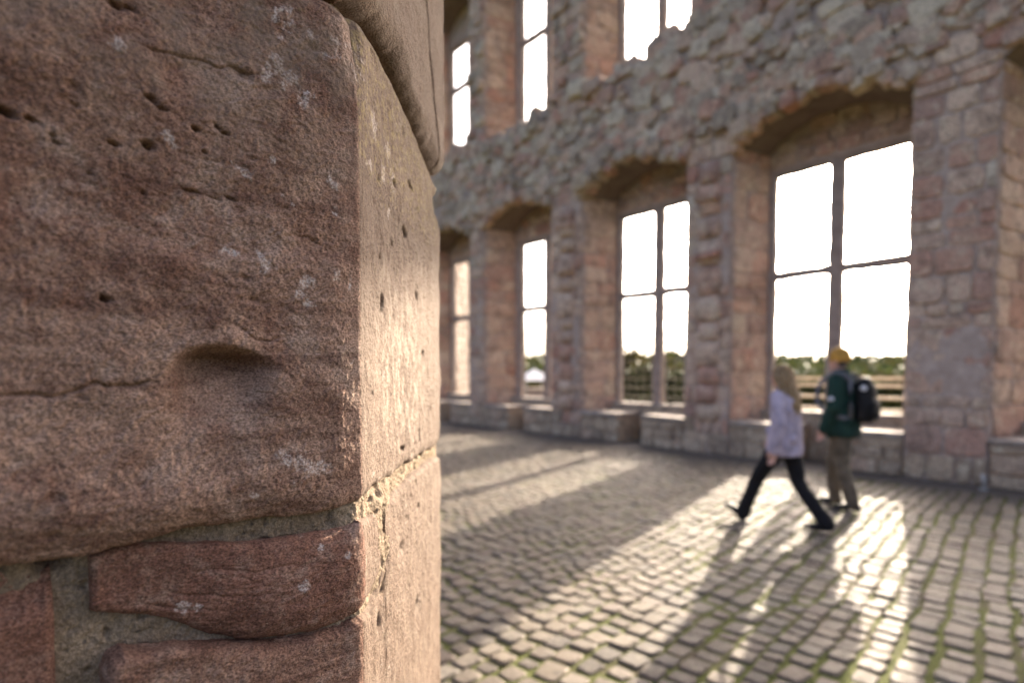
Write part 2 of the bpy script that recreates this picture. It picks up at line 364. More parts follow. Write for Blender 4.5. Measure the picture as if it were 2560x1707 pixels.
def variants(n, a, b, seed, **kw):
    rg = random.Random(seed); return [pillow(a, b, rg, **kw) for _ in range(n)]
CF, CP = 569.0, R(2.5)
def cam_xy(p):          # picture position (fractions, 0..1) and depth of a world point
    h = p[2] - 1.55; d = p[1]*math.cos(CP) - h*math.sin(CP); v = p[1]*math.sin(CP) + h*math.cos(CP)
    if d < 0.05: return None
    return 0.5 + 0.5556*p[0]/d, (915 - 1307*v/d)/1568, d
def joined(name, items, var, mat, parent):
    Vs, Qs, rn, b = [], [], [], 0
    for M, k in items:
        V, F = var[k]; A = np.array(M)
        W = V @ A[:3, :3].T + A[:3, 3]
        Vs.append(W); Qs.append(F + b); rn.append(np.full(len(V), random.random())); b += len(V)
    if not Vs: return None
    o = np_mesh(name, np.concatenate(Vs), np.concatenate(Qs), mat, parent, {'rnd': np.concatenate(rn)}); o['kind'] = 'stuff'; return o
def frame_matrix(c, e1, e2, en, w_, h_, d_, roll=0.0):
    e1, e2, en = Vector(e1), Vector(e2), Vector(en)
    if roll: c1 = e1*math.cos(roll) + e2*math.sin(roll); e2 = e2*math.cos(roll) - e1*math.sin(roll); e1 = c1
    M = Matrix.Identity(4)
    for i in range(3): M[i][0] = e1[i]*w_; M[i][1] = e2[i]*h_; M[i][2] = en[i]*d_; M[i][3] = c[i]
    return M
def spread(items, var, name, joined_name, parent, base, limit=300):
    """items: (matrix in parent space, variant, material key); the largest in the picture become single pieces"""
    sc = []
    for it in items:
        M = it[0]; p = base @ Vector((M[0][3], M[1][3], M[2][3])); q = cam_xy(p); s_ = 0
        if q and -0.02 < q[0] < 1.02 and -0.03 < q[1] < 1.03 and q[0] > 0.42:
            ar = (Vector((M[0][0], M[1][0], M[2][0])).length*Vector((M[0][1], M[1][1], M[2][1])).length)
            s_ = ar/(q[2]*q[2])*(0.35 if it[3:] and it[3] else 1.0)
        sc.append(s_)
    order = sorted(range(len(items)), key=lambda i: -sc[i]); big = set(i for i in order[:limit] if sc[i] > 0)
    meshes = {}
    for i in order[:limit]:
        if i not in big: continue
        M, k, mk = items[i][:3]
        if (k, mk) not in meshes:
            V, F = var[k]; me = bpy.data.meshes.new(name); me.from_pydata(V.tolist(), [], F.tolist())
            me.polygons.foreach_set('use_smooth', [True]*len(me.polygons)); me.materials.append(MATS[mk]); meshes[k, mk] = me
        o = bpy.data.objects.new(name, meshes[k, mk]); o.matrix_basis = M; link(o, parent)
    for mk in sorted(set(it[2] for it in items)):
        joined(joined_name, [(it[0], it[1]) for i, it in enumerate(items) if it[2] == mk and i not in big], var, MATS[mk], parent)

# ------------------------------------------------------------------ ground
WP0 = (6.75, 7.46); WA = math.atan2(-0.773, 0.635)
WM = Matrix.Translation((WP0[0], WP0[1], 0)) @ Matrix.Rotation(WA, 4, 'Z')
def W2(u, n, z=0.0): return WM @ Vector((u, n, z))
lawn = mesh_obj('lawn', [(-900, -900, -0.30), (900, -900, -0.30), (900, 900, -0.30), (-900, 900, -0.30)], [(0, 1, 2, 3)], MATS['grass'])
tag(lawn, 'dull green grass outside the ruined wall', kind='structure')
court = empty('courtyard_pavement', tuple(W2(0, 0)), WA)
tag(court, 'cobbled courtyard with mossy joints in front of the ruined window wall', kind='structure')
sheet = MB(); sheet.box(-26, 12, -24, 1.6, -0.29, -0.010); sheet.build('mossy_soil_bed', MATS['soil'], court, False)
gut = MB(); gut.box(-26, 12, -0.62, 0.98, -0.2, -0.004); gut.build('gutter_strip', MATS['gutter'], court, False)
COBV = variants(16, 4, 4, 5, inset=0.87, jit=0.04, dome=0.04, rim=0.80, corner=0.94, lump=0.03)
PIL = [(-0.15, 0.52), (-0.10, 1.05), (-1.7, 1.25), (-1.7, -0.9)]
def in_poly(x, y, poly):
    c = False; j = len(poly)-1
    for i in range(len(poly)):
        if (poly[i][1] > y) != (poly[j][1] > y) and x < (poly[j][0]-poly[i][0])*(y-poly[i][1])/(poly[j][1]-poly[i][1]) + poly[i][0]: c = not c
        j = i
    return c
cob = []; rg = random.Random(11); u = -19.5       # courses run out from the wall, slightly askew
while u < 6.0:
    rw = rg.uniform(0.124, 0.165); n_ = -0.5 - rg.uniform(0, 0.2)
    while n_ > -12.6:
        cw = rg.choice([rg.uniform(0.11, 0.16), rg.uniform(0.13, 0.17), rg.uniform(0.15, 0.20)])
        cob.append((u + rw/2, n_ - cw/2, rw, cw)); n_ -= cw
    u += rw
P = np.array([(c[0], c[1], 0) for c in cob])
wu = fbm(P, 0.3, 3, 3)*0.14 + 0.022*vnoise(P*3.1, 44); wn = fbm(P, 0.3, 3, 9)*0.14 + 0.02*vnoise(P*3.1, 45); wz = fbm(P, 0.5, 3, 5)*0.006
SK = -0.15
rot = (fbm(P + np.array([0, 0.35, 0]), 0.3, 2, 3) - fbm(P - np.array([0, 0.35, 0]), 0.3, 2, 3))*0.20/0.7
items = []
for i, (u, n0, rw, cw) in enumerate(cob):
    uu = u + wu[i] + SK*n0 - 0.9; nn = n0 + wn[i]
    if nn > -0.60 or nn < -12.3 or uu < -17 or uu > 3.4: continue
    p = W2(uu, nn)
    if in_poly(p.x, p.y, PIL): continue
    z = wz[i] + rg.uniform(-0.008, 0.006) - 0.030 - (0.004 if rg.random() < 0.06 else 0)
    tilt = Matrix.Rotation(rg.gauss(0, 0.028), 3, 'X') @ Matrix.Rotation(rg.gauss(0, 0.028), 3, 'Y') @ Matrix.Rotation(-rot[i] + rg.gauss(0, 0.05), 3, 'Z')
    gap = rg.uniform(0.016, 0.040)
    ex = tilt @ Vector((1, 0, 0)); ey = tilt @ Vector((SK, 1, 0)).normalized(); ez = tilt @ Vector((0, 0, 1))
    M = frame_matrix((uu, nn, z), ex, ey, ez, rw - gap, cw - gap, 0.033 + rg.uniform(0, 0.006))
    items.append((M, rg.randrange(16), 'cobble'))
spread(items, COBV, 'cobblestone', 'cobblestone_field', court, WM, 300)

# ------------------------------------------------------------------ ruined window wall (local x along the wall, y outwards, z up)
wall = empty('ruined_facade', tuple(W2(0, 0)), WA)
tag(wall, 'roofless red sandstone castle wall with two storeys of tall empty windows', 'ruin')
FO = {-10.47: 0.15}                  # windows set off-centre in their niche
BAYS = [-17.8, -14.02, -10.47, -6.58, -2.78, 1.05]
HW, HB, OW, TH = 1.42, 1.22, 1.11, 1.16
ZTOP = 15.0; UL, UR = -21.0, 4.2
LOW = dict(spring=5.74, rise=0.46); UP = dict(spring=13.0, rise=0.5)
FLOORS = {-17.8: 8.2, -14.02: 8.28, -10.47: 8.02, -6.58: 8.12, -2.78: 8.2, 1.05: 8.2}
def arc(c, hw, spring, rise, k=14, x0=-1.0, x1=1.0):
    rad = (hw*hw + rise*rise)/(2*rise); out = []
    for i in range(k+1):
        x = (x0 + (x1-x0)*i/k)*hw; out.append((c + x, spring + rise - rad + math.sqrt(rad*rad - x*x)))
    return out
def niche_half(z, fl):
    for z0, dct in ((0.0, LOW), (fl, UP)):
        sp, ri = dct['spring'], dct['rise']
        if z0 <= z <= sp: return HW
        if sp < z < sp + ri:
            rad = (HW*HW + ri*ri)/(2*ri); q = rad*rad - (z - (sp + ri - rad))**2
            return math.sqrt(max(q, 0))
    return 0.0
core = MB()
edges = [UL] + [e for c in BAYS for e in (c - HW, c + HW)] + [UR]
for k in range(0, len(edges), 2):       # piers, narrowing towards the courtyard
    a, b = edges[k], edges[k+1]; sp = HW - HB
    core.prism([(a, 0), (b, 0), (b + (sp if k < len(edges)-2 else 0), 1.0), (a - (sp if k else 0), 1.0)], 0, ZTOP)
for c in BAYS:
    fl = FLOORS[c]
    for dct, ztop in ((LOW, fl), (UP, ZTOP)):
        A0 = arc(c, HW, **dct); A1 = arc(c, HB, **dct); n0 = len(A0)
        V = [(x, 0.0, z) for x, z in A0] + [(x, 1.0, z) for x, z in A1] + [(x, 0.0, ztop) for x, z in A0] + [(x, 1.0, ztop) for x, z in A1]
        core.add(V, [(i+1, i, 2*n0+i, 2*n0+i+1)[::-1] for i in range(n0-1)] + [(n0+i, n0+i+1, 3*n0+i+1, 3*n0+i)[::-1] for i in range(n0-1)]
                 + [(2*n0+i, 3*n0+i, 3*n0+i+1, 2*n0+i+1)[::-1] for i in range(n0-1)])
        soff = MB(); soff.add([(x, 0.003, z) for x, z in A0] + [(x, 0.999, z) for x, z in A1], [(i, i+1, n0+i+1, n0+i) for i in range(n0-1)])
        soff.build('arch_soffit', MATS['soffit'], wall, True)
CB = [c + FO.get(c, 0) for c in BAYS]
eb = [UL] + [e for c in CB for e in (c - 1.20, c + 1.20)] + [UR]
for k in range(0, len(eb), 2): core.box(eb[k], eb[k+1], 1.0, TH, 0, ZTOP)
for c in BAYS:
    cf = c + FO.get(c, 0)
    core.box(cf-1.2, cf+1.2, 1.003, TH, 0, 0.785)
    core.box(cf-1.2, cf+1.2, 1.003, TH, 5.40, FLOORS[c]+0.25)
    core.box(cf-1.2, cf+1.2, 1.003, TH, 12.55, ZTOP)
core.build('wall_core', MATS['w_core'], wall, False)

STV = variants(18, 4, 3, 21, inset=0.88, jit=0.06, dome=0.12, rim=0.62, corner=0.92, lump=0.20)
st = []; rg = random.Random(5)
X1, Z1, NF = (1, 0, 0), (0, 0, 1), (0, -1, 0)
def fill(a, b, z0, z1, place, wmin=0.2, wmax=0.62, mk='w_red'):
    x = a
    while x < b - 1e-3:
        wd = rg.uniform(wmin, wmax)
        if b - (x + wd) < wmin*0.7: wd = b - x
        place(x + wd/2, (z0+z1)/2, wd, z1 - z0, mk); x += wd
def put_face(x, z, wd, h, mk, prot=None):
    rubble = z > 6.2 and (z < 8.5 or rg.random() < 0.3)
    if prot is None: prot = rg.uniform(0.02, 0.055) if not rubble else rg.uniform(0.04, 0.16)
    if z < 0.25 + 0.5*rg.random(): mk = 'w_base'; prot += 0.01
    elif rubble: mk = 'w_grey' if rg.random() < 0.72 else 'w_red'
    elif z > 3.5 and rg.random() < 0.12: mk = 'w_grey'
    g = rg.uniform(0.012, 0.035); roll = rg.gauss(0, 0.03 if not rubble else 0.12)
    st.append((frame_matrix((x, 0.0, z), X1, Z1, NF, wd - g, h - g, prot, roll), rg.randrange(18), mk))
def rows(zmax, hfun):
    z = 0.0
    while z < zmax - 0.05:
        h = min(hfun(z), zmax - z); yield z, z + h; z += h
# courtyard face, course by course, each pier on its own rhythm
def face_between(a_fun, b_fun):
    for z0, z1 in rows(ZTOP, lambda z: rg.uniform(0.17, 0.42) if z < 6.1 else (rg.uniform(0.11, 0.26) if z < 8.4 else rg.uniform(0.18, 0.4))):
        zm = (z0+z1)/2; a, b = a_fun(zm, z0, z1), b_fun(zm, z0, z1)
        if b - a < 0.08: continue
        if 6.3 < zm < 8.4: continue
        else: fill(a, b, z0, z1, put_face, 0.18, 0.60)
for i in range(len(BAYS)+1):
    cl = BAYS[i-1] if i > 0 else None; cr = BAYS[i] if i < len(BAYS) else None
    def af(zm, z0, z1, cl=cl):
        if cl is None: return UL
        h = max(niche_half(z0 + 0.02, FLOORS[cl]), niche_half(z1 - 0.02, FLOORS[cl])); return cl + (h if h > 0 else 0.0)
    def bf(zm, z0, z1, cr=cr):
        if cr is None: return UR
        h = max(niche_half(z0 + 0.02, FLOORS[cr]), niche_half(z1 - 0.02, FLOORS[cr])); return cr - (h if h > 0 else 0.0)
    face_between(af, bf)
# jambs of the niches
for c in BAYS:
    for sgn in (-1, 1):
        p0 = Vector((c + sgn*HW, 0, 0)); p1 = Vector((c + sgn*HB, 1.0, 0)); d = (p1 - p0); L_ = d.length; d.normalize()
        if sgn < 0: e1 = d; en = Vector((d.y, -d.x, 0))
        else: e1 = -d; en = Vector((-d.y, d.x, 0))
        for lo, hi in ((0.66, 5.74), (8.3, 13.0)):
            z = lo
            while z < hi - 0.05:
                h = min(rg.uniform(0.22, 0.55), hi - z); x = 0.03
                while x < L_ - 0.02:
                    wd = rg.uniform(0.34, 0.85)
                    if L_ - (x + wd) < 0.25: wd = L_ - x
                    g = rg.uniform(0.012, 0.03); cc = p0 + d*(x + wd/2)
                    st.append((frame_matrix((cc.x, cc.y, z + h/2), tuple(e1), Z1, tuple(en), wd - g, h - g, rg.uniform(0.014, 0.036), rg.gauss(0, 0.03)), rg.randrange(18), 'w_red', sgn > 0)); x += wd
                z += h
    # wall above the window inside the niche, and ragged broken floor edge of the upper niche
    for lo, hi in ((5.47, 6.2),):
        z = lo
        while z < hi:
            h = rg.uniform(0.2, 0.34); hw = min(niche_half(min(z+h, 6.15), 8.2), HB)
            x = c - hw
            while x < c + hw - 0.05:
                wd = min(rg.uniform(0.25, 0.6), c + hw - x)
                st.append((frame_matrix((x + wd/2, 1.0, z + h/2), X1, Z1, NF, wd-0.02, h-0.02, 0.03), rg.randrange(18), 'w_red', True)); x += wd
            z += h
    x = c - HW
    while x < c + HW:
        wd = rg.uniform(0.16, 0.42); hh = rg.uniform(0.05, 0.24) + (0.22 if (x - c) > 0.35 else 0.0)*rg.random()
        st.append((frame_matrix((x + wd/2, rg.uniform(0.12, 0.3), FLOORS[c] + hh/2 - 0.05), X1, (0, -1, 0), (0, 0, 1), wd, rg.uniform(0.3, 0.5), hh, rg.gauss(0, 0.1)), rg.randrange(18), 'w_grey')); x += wd*0.95
    # voussoirs survive on one arch only
    A = arc(c, HW, 5.74, 0.46, 15)
    for i in (range(6, 15) if c == -6.58 else ()):
        (xa, za), (xb, zb) = A[i], A[i+1]; t = Vector((xb-xa, 0, zb-za)); ln = t.length; t.normalize(); up = Vector((-t.z, 0, t.x))
        hgt = rg.uniform(0.26, 0.42); m = Vector(((xa+xb)/2, 0, (za+zb)/2)) + up*(hgt/2 - 0.02)
        st.append((frame_matrix(tuple(m), tuple(t), tuple(up), NF, ln*1.0 - 0.012, hgt, rg.uniform(0.07, 0.12), 0), rg.randrange(18), 'w_red' if c > -8 else 'w_grey'))
# broken rubble band where the vault was torn away: stones of all sizes, half sunk in mortar
for _ in range(2300):
    x = rg.uniform(UL, UR); z = rg.uniform(6.15, 8.35); big_ = rg.random()
    wd = rg.uniform(0.14, 0.30) if big_ < 0.55 else rg.uniform(0.30, 0.55); h = wd*rg.uniform(0.45, 0.9)
    if any(abs(x - c) < niche_half(z, FLOORS[c]) + 0.05 or abs(x - c) < niche_half(z - h/2, FLOORS[c]) for c in BAYS): continue
    st.append((frame_matrix((x, rg.uniform(-0.05, 0.03), z), X1, Z1, NF, wd, h, rg.uniform(0.045, 0.12), rg.gauss(0, 0.3)), rg.randrange(18), 'w_grey' if rg.random() < 0.6 else 'w_red'))
for (x, z, wd, h, p_) in ((-7.85, 5.98, 0.55, 0.38, 0.28), (-7.45, 6.22, 0.5, 0.34, 0.24), (-7.2, 6.45, 0.5, 0.3, 0.2), (-8.05, 8.2, 0.5, 0.4, 0.22), (-7.6, 8.05, 0.6, 0.35, 0.2), (-9.6, 7.9, 0.4, 0.4, 0.2), (-9.9, 7.75, 0.35, 0.3, 0.18), (-11.6, 7.9, 0.4, 0.35, 0.2), (-4.3, 6.25, 0.5, 0.4, 0.2), (-4.0, 6.0, 0.4, 0.35, 0.18)):
    st.append((frame_matrix((x, -0.03, z), X1, Z1, NF, wd, h, p_, rg.gauss(0, 0.2)), rg.randrange(18), 'w_grey'))
for c in BAYS:                       # ragged edge of the broken arches
    A = arc(c, HW, 5.74, 0.46, 40)
    for (x, z) in A:
        if rg.random() < 0.75: st.append((frame_matrix((x + rg.uniform(-.04, .04), rg.uniform(-0.02, 0.06), z + rg.uniform(-0.02, 0.16)), X1, Z1, NF, rg.uniform(0.14, 0.36), rg.uniform(0.12, 0.28), rg.uniform(0.08, 0.20), rg.gauss(0, 0.5)), rg.randrange(18), rg.choice(['w_red', 'w_grey'])))
SHV0 = len(STV); STV += variants(8, 5, 3, 31, inset=0.90, jit=0.05, dome=0.9, rim=0.2, corner=0.9, lump=0.1, crisp=False)
for k in (2, 3):                     # worn engaged shafts on the piers
    xc = (BAYS[k] + BAYS[k+1])/2 + 0.06; z = 0.65
    while z < 5.4:
        h = rg.uniform(0.30, 0.62); wd = rg.uniform(0.38, 0.52)
        st.append((frame_matrix((xc + rg.uniform(-.03, .03), -0.02, z + h/2), X1, Z1, NF, wd, h - 0.01, rg.uniform(0.085, 0.125), rg.gauss(0, 0.05)), SHV0 + rg.randrange(8), 'w_red')); z += h
# smeared mortar between and over the stones
def mortar_sheet():
    us = np.arange(-19.0, 4.0, 0.055); zs = np.arange(0.5, 9.2, 0.055); U_, Z_ = np.meshgrid(us, zs, indexing='ij'); P = np.column_stack([U_.ravel(), 0*U_.ravel(), Z_.ravel()])
    band = smooth(6.0, 6.4, P[:, 2] + 0.25*fbm(P, 1.2, 2, 6))*(1 - smooth(8.2, 8.6, P[:, 2]))
    d = 0.018 + 0.040*fbm(P, 1.1, 3, 12) + 0.016*fbm(P, 6, 3, 14)
    d = d + band*(-0.01 + 0.09*fbm(P, 1.3, 4, 18, 0.6))
    V = np.column_stack([P[:, 0], -d, P[:, 2]]); idx = np.arange(len(P)).reshape(U_.shape)
    Q = np.stack([idx[:-1, :-1], idx[1:, :-1], idx[1:, 1:], idx[:-1, 1:]], -1).reshape(-1, 4)
    cu_ = U_[:-1, :-1].ravel() + 0.027; cz_ = Z_[:-1, :-1].ravel() + 0.027
    keep = np.ones(len(Q), bool)
    for c in BAYS:
        for z0, dct in ((0.0, LOW), (FLOORS[c], UP)):
            sp, ri = dct['spring'], dct['rise']; rad = (HW*HW + ri*ri)/(2*ri)
            hw = np.where(cz_ < sp, HW, np.sqrt(np.maximum(rad*rad - (cz_ - (sp + ri - rad))**2, 0))); hw = np.where((cz_ > sp + ri) | (cz_ < z0), 0, hw)
            keep &= ~(np.abs(cu_ - c) < hw + 0.03)
    np_mesh('mortar_render', V, Q[keep], MATS['w_core'], wall)
mortar_sheet()
spread(st, STV, 'stone', 'rubble_stones', wall, WM, 300)
# socket holes left in the piers: dark putlog recesses framed by a projecting stone
for (u, z) in ((-4.62, 4.78), (-4.60, 3.72), (-8.43, 5.03), (-8.43, 3.95)):
    m = MB(); m.box(u-0.23, u+0.23, -0.27, 0.05, z+0.03, z+0.15, 0.03); bevelled(m.build('corbel_stone', MATS['w_red'], wall, False), 0.02)

# windows
def rough_bar(mb, p0, p1, wx, wy, k=14, seed=0, jit=0.012):
    rr = random.Random(seed); p0, p1 = Vector(p0), Vector(p1)
    pts = [p0.lerp(p1, i/k) for i in range(k+1)]
    t = (p1-p0).normalized(); vert = abs(t.z) > 0.5
    b = len(mb.V)
    for p in pts:
        j = lambda: rr.uniform(-jit, jit)
        if vert: q = [(-wx/2+j(), -wy/2, 0), (wx/2+j(), -wy/2, 0), (wx/2+j(), wy/2, 0), (-wx/2+j(), wy/2, 0)]
        else: q = [(0, -wy/2, -wx/2+j()), (0, wy/2, -wx/2+j()), (0, wy/2, wx/2+j()), (0, -wy/2, wx/2+j())]
        for o in q: mb.V.append(tuple(p + Vector(o)))
    for i in range(k):
        for e in range(4): mb.F.append((b+i*4+e, b+i*4+(e+1) % 4, b+(i+1)*4+(e+1) % 4, b+(i+1)*4+e))
    mb.F.append((b, b+3, b+2, b+1)); mb.F.append(tuple(b+k*4+e for e in range(4)))
for bi, c in enumerate(BAYS):
    c0 = c; c = CB[bi]
    for (zs, zt, ztr) in ((0.87, 5.31, 3.43), (FLOORS[c0]+0.3, 12.45, 11.1)):
        fr = MB(); s0 = bi*10 + int(zs)
        for sg in (-1, 1): rough_bar(fr, (c + sg*(OW+0.05), 1.09, zs-0.08), (c + sg*(OW+0.05), 1.09, zt+0.10), 0.11, 0.16, 16, s0+sg, 0.012)
        rough_bar(fr, (c-OW+0.006, 1.095, zt+0.055), (c+OW-0.006, 1.095, zt+0.055), 0.11, 0.15, 10, s0+3, 0.01)
        f_ = fr.build('window_frame', MATS['dressed'], wall, False)
        m = MB(); rough_bar(m, (c, 1.08, zs-0.02), (c, 1.08, zt+0.02), 0.235, 0.13, 22, s0+4, 0.012); m.build('mullion', MATS['dressed'], f_, False)
        m = MB(); rough_bar(m, (c-OW, 1.09, ztr), (c+OW, 1.09, ztr), 0.17, 0.10, 16, s0+5, 0.016); m.build('transom', MATS['dressed'], f_, False)
    c = c0
    # sill slabs, parapet and the two stone window seats
    par = MB(); par.box(c-1.24, c+1.24, 0.86, 1.0, 0.0, 0.785); par.build('parapet', MATS['w_base'], wall, False)
    sl = MB(); x = c - 1.26
    for wd in (0.9, 0.72, 0.90): sl.box(x+0.006, x+wd-0.006, 0.83, 1.24, 0.788, 0.865 + rg.uniform(-0.012, 0.012), 0.006); x += wd
    bevelled(sl.build('sill_slab', MATS['seat'], wall, False), 0.018)
    for (a, b) in ((c-1.40, c-0.30), (c+0.36, c+1.40)):
        s_ = MB(); s_.box(a-0.02, b+0.02, -0.05, 0.845, 0.585, 0.665 + rg.uniform(-0.02, 0.01), 0.012)
        so = bevelled(s_.build('window_seat', MATS['seat'], wall, False), 0.02, 2)
        bk = MB(); bk.box(a, b, 0.0, 0.84, 0.0, 0.582, 0.006); bk.build('seat_base', MATS['w_base'], so, False)
        z = 0.0
        while z < 0.55:
            h = min(rg.uniform(0.18, 0.34), 0.575 - z); x = a
            while x < b - 0.02:
                wd = rg.uniform(0.25, 0.55)
                if b - x - wd < 0.15: wd = b - x
                V, F = STV[rg.randrange(18)]
                A = np.array(frame_matrix((x+wd/2, 0.0, z+h/2), X1, Z1, NF, wd-0.02, h-0.02, rg.uniform(0.03, 0.06)))
                o = np_mesh('stone', V @ A[:3, :3].T + A[:3, 3], F, MATS['w_base'], so, {'rnd': np.full(len(V), rg.random())}); x += wd
            z += h
# ------------------------------------------------------------------ near corner of a sandstone wall (splayed opening), metres along the face s, height z
CC = np.array([-0.1456, 0.55]); DL = np.array([0.719, 0.695]); NL = np.array([0.695, -0.719]); DR = np.array([0.0436, 0.999]); NR = np.array([0.999, -0.0436])
corner = empty('sandstone_wall_corner', (CC[0], CC[1], 0))
tag(corner, 'weathered red sandstone wall corner close to the viewer, sunlit on its right side', 'stone wall')
ORG = np.array([CC[0], CC[1], 0.0])
def surf(s, d, z, r):
    """point on the folded face: s along (negative left, positive right), d outwards"""
    s = np.asarray(s, float); t = np.clip((s + r)/(2*r), 0, 1)
    B = np.where((s < -r)[:, None], CC + s[:, None]*DL, CC + s[:, None]*DR)
    mid = (np.abs(s) <= r)[:, None]
    q = ((1-t)**2)[:, None]*(CC - r*DL) + (2*t*(1-t))[:, None]*CC + (t**2)[:, None]*(CC + r*DR)
    B = np.where(mid, q, B)
    k = (t*t*(3-2*t))[:, None]; N = NL*(1-k) + NR*k; N /= np.linalg.norm(N, axis=1)[:, None]
    B = B + N*np.asarray(d)[:, None]
    return np.column_stack([B, z])
def edge(x, Rr, D):
    q = np.clip(1 - x/Rr, 0, 1); return -D*(1 - np.sqrt(np.maximum(1 - q*q, 0)))
def dent(d, s, z, cs, cz, rs, rz, depth, rot=0.0, p=2.0):
    a, b = s - cs, z - cz; c, q = math.cos(rot), math.sin(rot)
    x = (a*c + b*q)/rs; y = (-a*q + b*c)/rz; return d - depth*np.exp(-(x*x + y*y)**(p/2))
def line_cut(d, s, z, pts, width, depth, seed):
    px, pz = zip(*pts); zz = np.interp(s, px, pz); f = smooth(px[0]-0.004, px[0]+0.02, s)*(1 - smooth(px[-1]-0.02, px[-1]+0.004, s))
    zz = zz + 0.003*vnoise(np.column_stack([s*90, s*0, s*0]), seed)
    return d - depth*f*np.exp(-((z - zz)/width)**2)
def big_noise(Pw, amp=1.0, seed=0):
    bed = np.column_stack([Pw[:, 0]*9, Pw[:, 1]*9, Pw[:, 2]*38 + Pw[:, 0]*6])
    d = 0.0065*fbm(Pw, 5.5, 3, seed) + 0.0030*fbm(Pw, 22, 3, seed+5) + 0.0011*fbm(bed, 1.0, 5, seed+9, 0.6)
    rid = 1 - np.abs(fbm(bed*1.7, 1.0, 4, seed+21)); d = d - 0.0009*smooth(0.93, 0.99, rid)*smooth(0.15, 0.5, fbm(Pw, 9, 2, seed+3))
    d = d + 0.0012*fbm(Pw, 90, 4, seed+13, 0.6) + 0.0007*vnoise(Pw*420, seed+15) + 0.0006*vnoise(Pw*260, seed+16)
    pit = vnoise(Pw*75, seed+17); d = d - 0.0035*smooth(0.72, 0.92, pit)*smooth(0.0, 0.4, fbm(Pw, 9, 2, seed+19))
    return d*amp
def calm(s): return (1 - 0.75*np.exp(-(s/0.016)**2))*np.where(s > 0, 0.62, 1.0)
def stone_block(name, s, zb, zt, nz, mat, base=0.0, r=0.007, Re=(0.02, 0.02, 0.02, 0.02), De=(0.02, 0.02, 0.02, 0.02), seed=0, amp=1.0, feat=None, attr=None, fine_z=None):
    """closed-front block: s positions, lower and upper outline (functions of s), edge radii/depths for bottom, top, left, right"""
    s = np.asarray(s, float); v = np.linspace(0, 1, nz) if fine_z is None else fine_z
    nz = len(v); ns = len(s)
    zb_, zt_ = zb(s), zt(s)
    S = np.repeat(s[:, None], nz, 1); Z = zb_[:, None] + (zt_ - zb_)[:, None]*v[None, :]
    dB = Z - zb_[:, None]; dT = zt_[:, None] - Z; dLf = S - s[0]; dRt = s[-1] - S
    s1, z1 = S.ravel(), Z.ravel()
    Pw = surf(s1, np.zeros(len(s1)), z1, r)
    rg_ = 1 + 0.5*vnoise(Pw*14, seed+40)
    d = np.full(len(s1), float(base)) + big_noise(Pw, amp, seed)*calm(s1)
    rs = (Re if not callable(Re) else None)
    for x, Rr, D in zip((dB, dT, dLf, dRt), Re, De):
        Rr = Rr(s1) if callable(Rr) else Rr; D = D(s1) if callable(D) else D
        d = d + edge(x.ravel() + 0.002*vnoise(Pw*60, seed+33), Rr*rg_, D)
    if feat: d = feat(d, s1, z1, Pw)
    V = surf(s1, d, z1, r) - ORG
    idx = np.arange(ns*nz).reshape(ns, nz)
    Q = np.stack([idx[:-1, :-1], idx[1:, :-1], idx[1:, 1:], idx[:-1, 1:]], -1).reshape(-1, 4)
    loop = np.concatenate([idx[:, 0], idx[-1, 1:], idx[-2::-1, -1], idx[0, -2:0:-1]])
    ring = surf(s1[loop], np.full(len(loop), -0.09), z1[loop], r) - ORG
    ri = ns*nz + np.arange(len(loop)); l2, r2 = np.roll(loop, -1), np.roll(ri, -1)
    Q2 = np.stack([l2, loop, ri, r2], -1)
    at = {k: np.zeros(ns*nz + len(loop)) for k in ('lichen', 'yellow', 'grey', 'pale', 'low', 'tan')}
    at['tan'][:ns*nz] = smooth(-0.001, 0.003, s1)  # marks the sunlit side, painted darker so the sun does not bleach it
    if attr:
        for k, a in attr(s1, z1, Pw).items(): at[k][:ns*nz] = a
    return np_mesh(name, np.concatenate([V, ring]), np.concatenate([Q, Q2]), MATS[mat], corner, at)
def tab(pts):
    a, b = zip(*pts); return lambda s: np.interp(s, a, b)
def wob(f, amp, fr, seed): return lambda s: f(s) + amp*vnoise(np.column_stack([np.asarray(s)*fr, np.zeros(len(s)), np.zeros(len(s))]), seed) + 0.4*amp*vnoise(np.column_stack([np.asarray(s)*fr*3.1, np.zeros(len(s)), np.zeros(len(s))]), seed+1)
def cat(*segs): return np.unique(np.concatenate([np.arange(a, b, st_) for a, b, st_ in segs]).round(6))

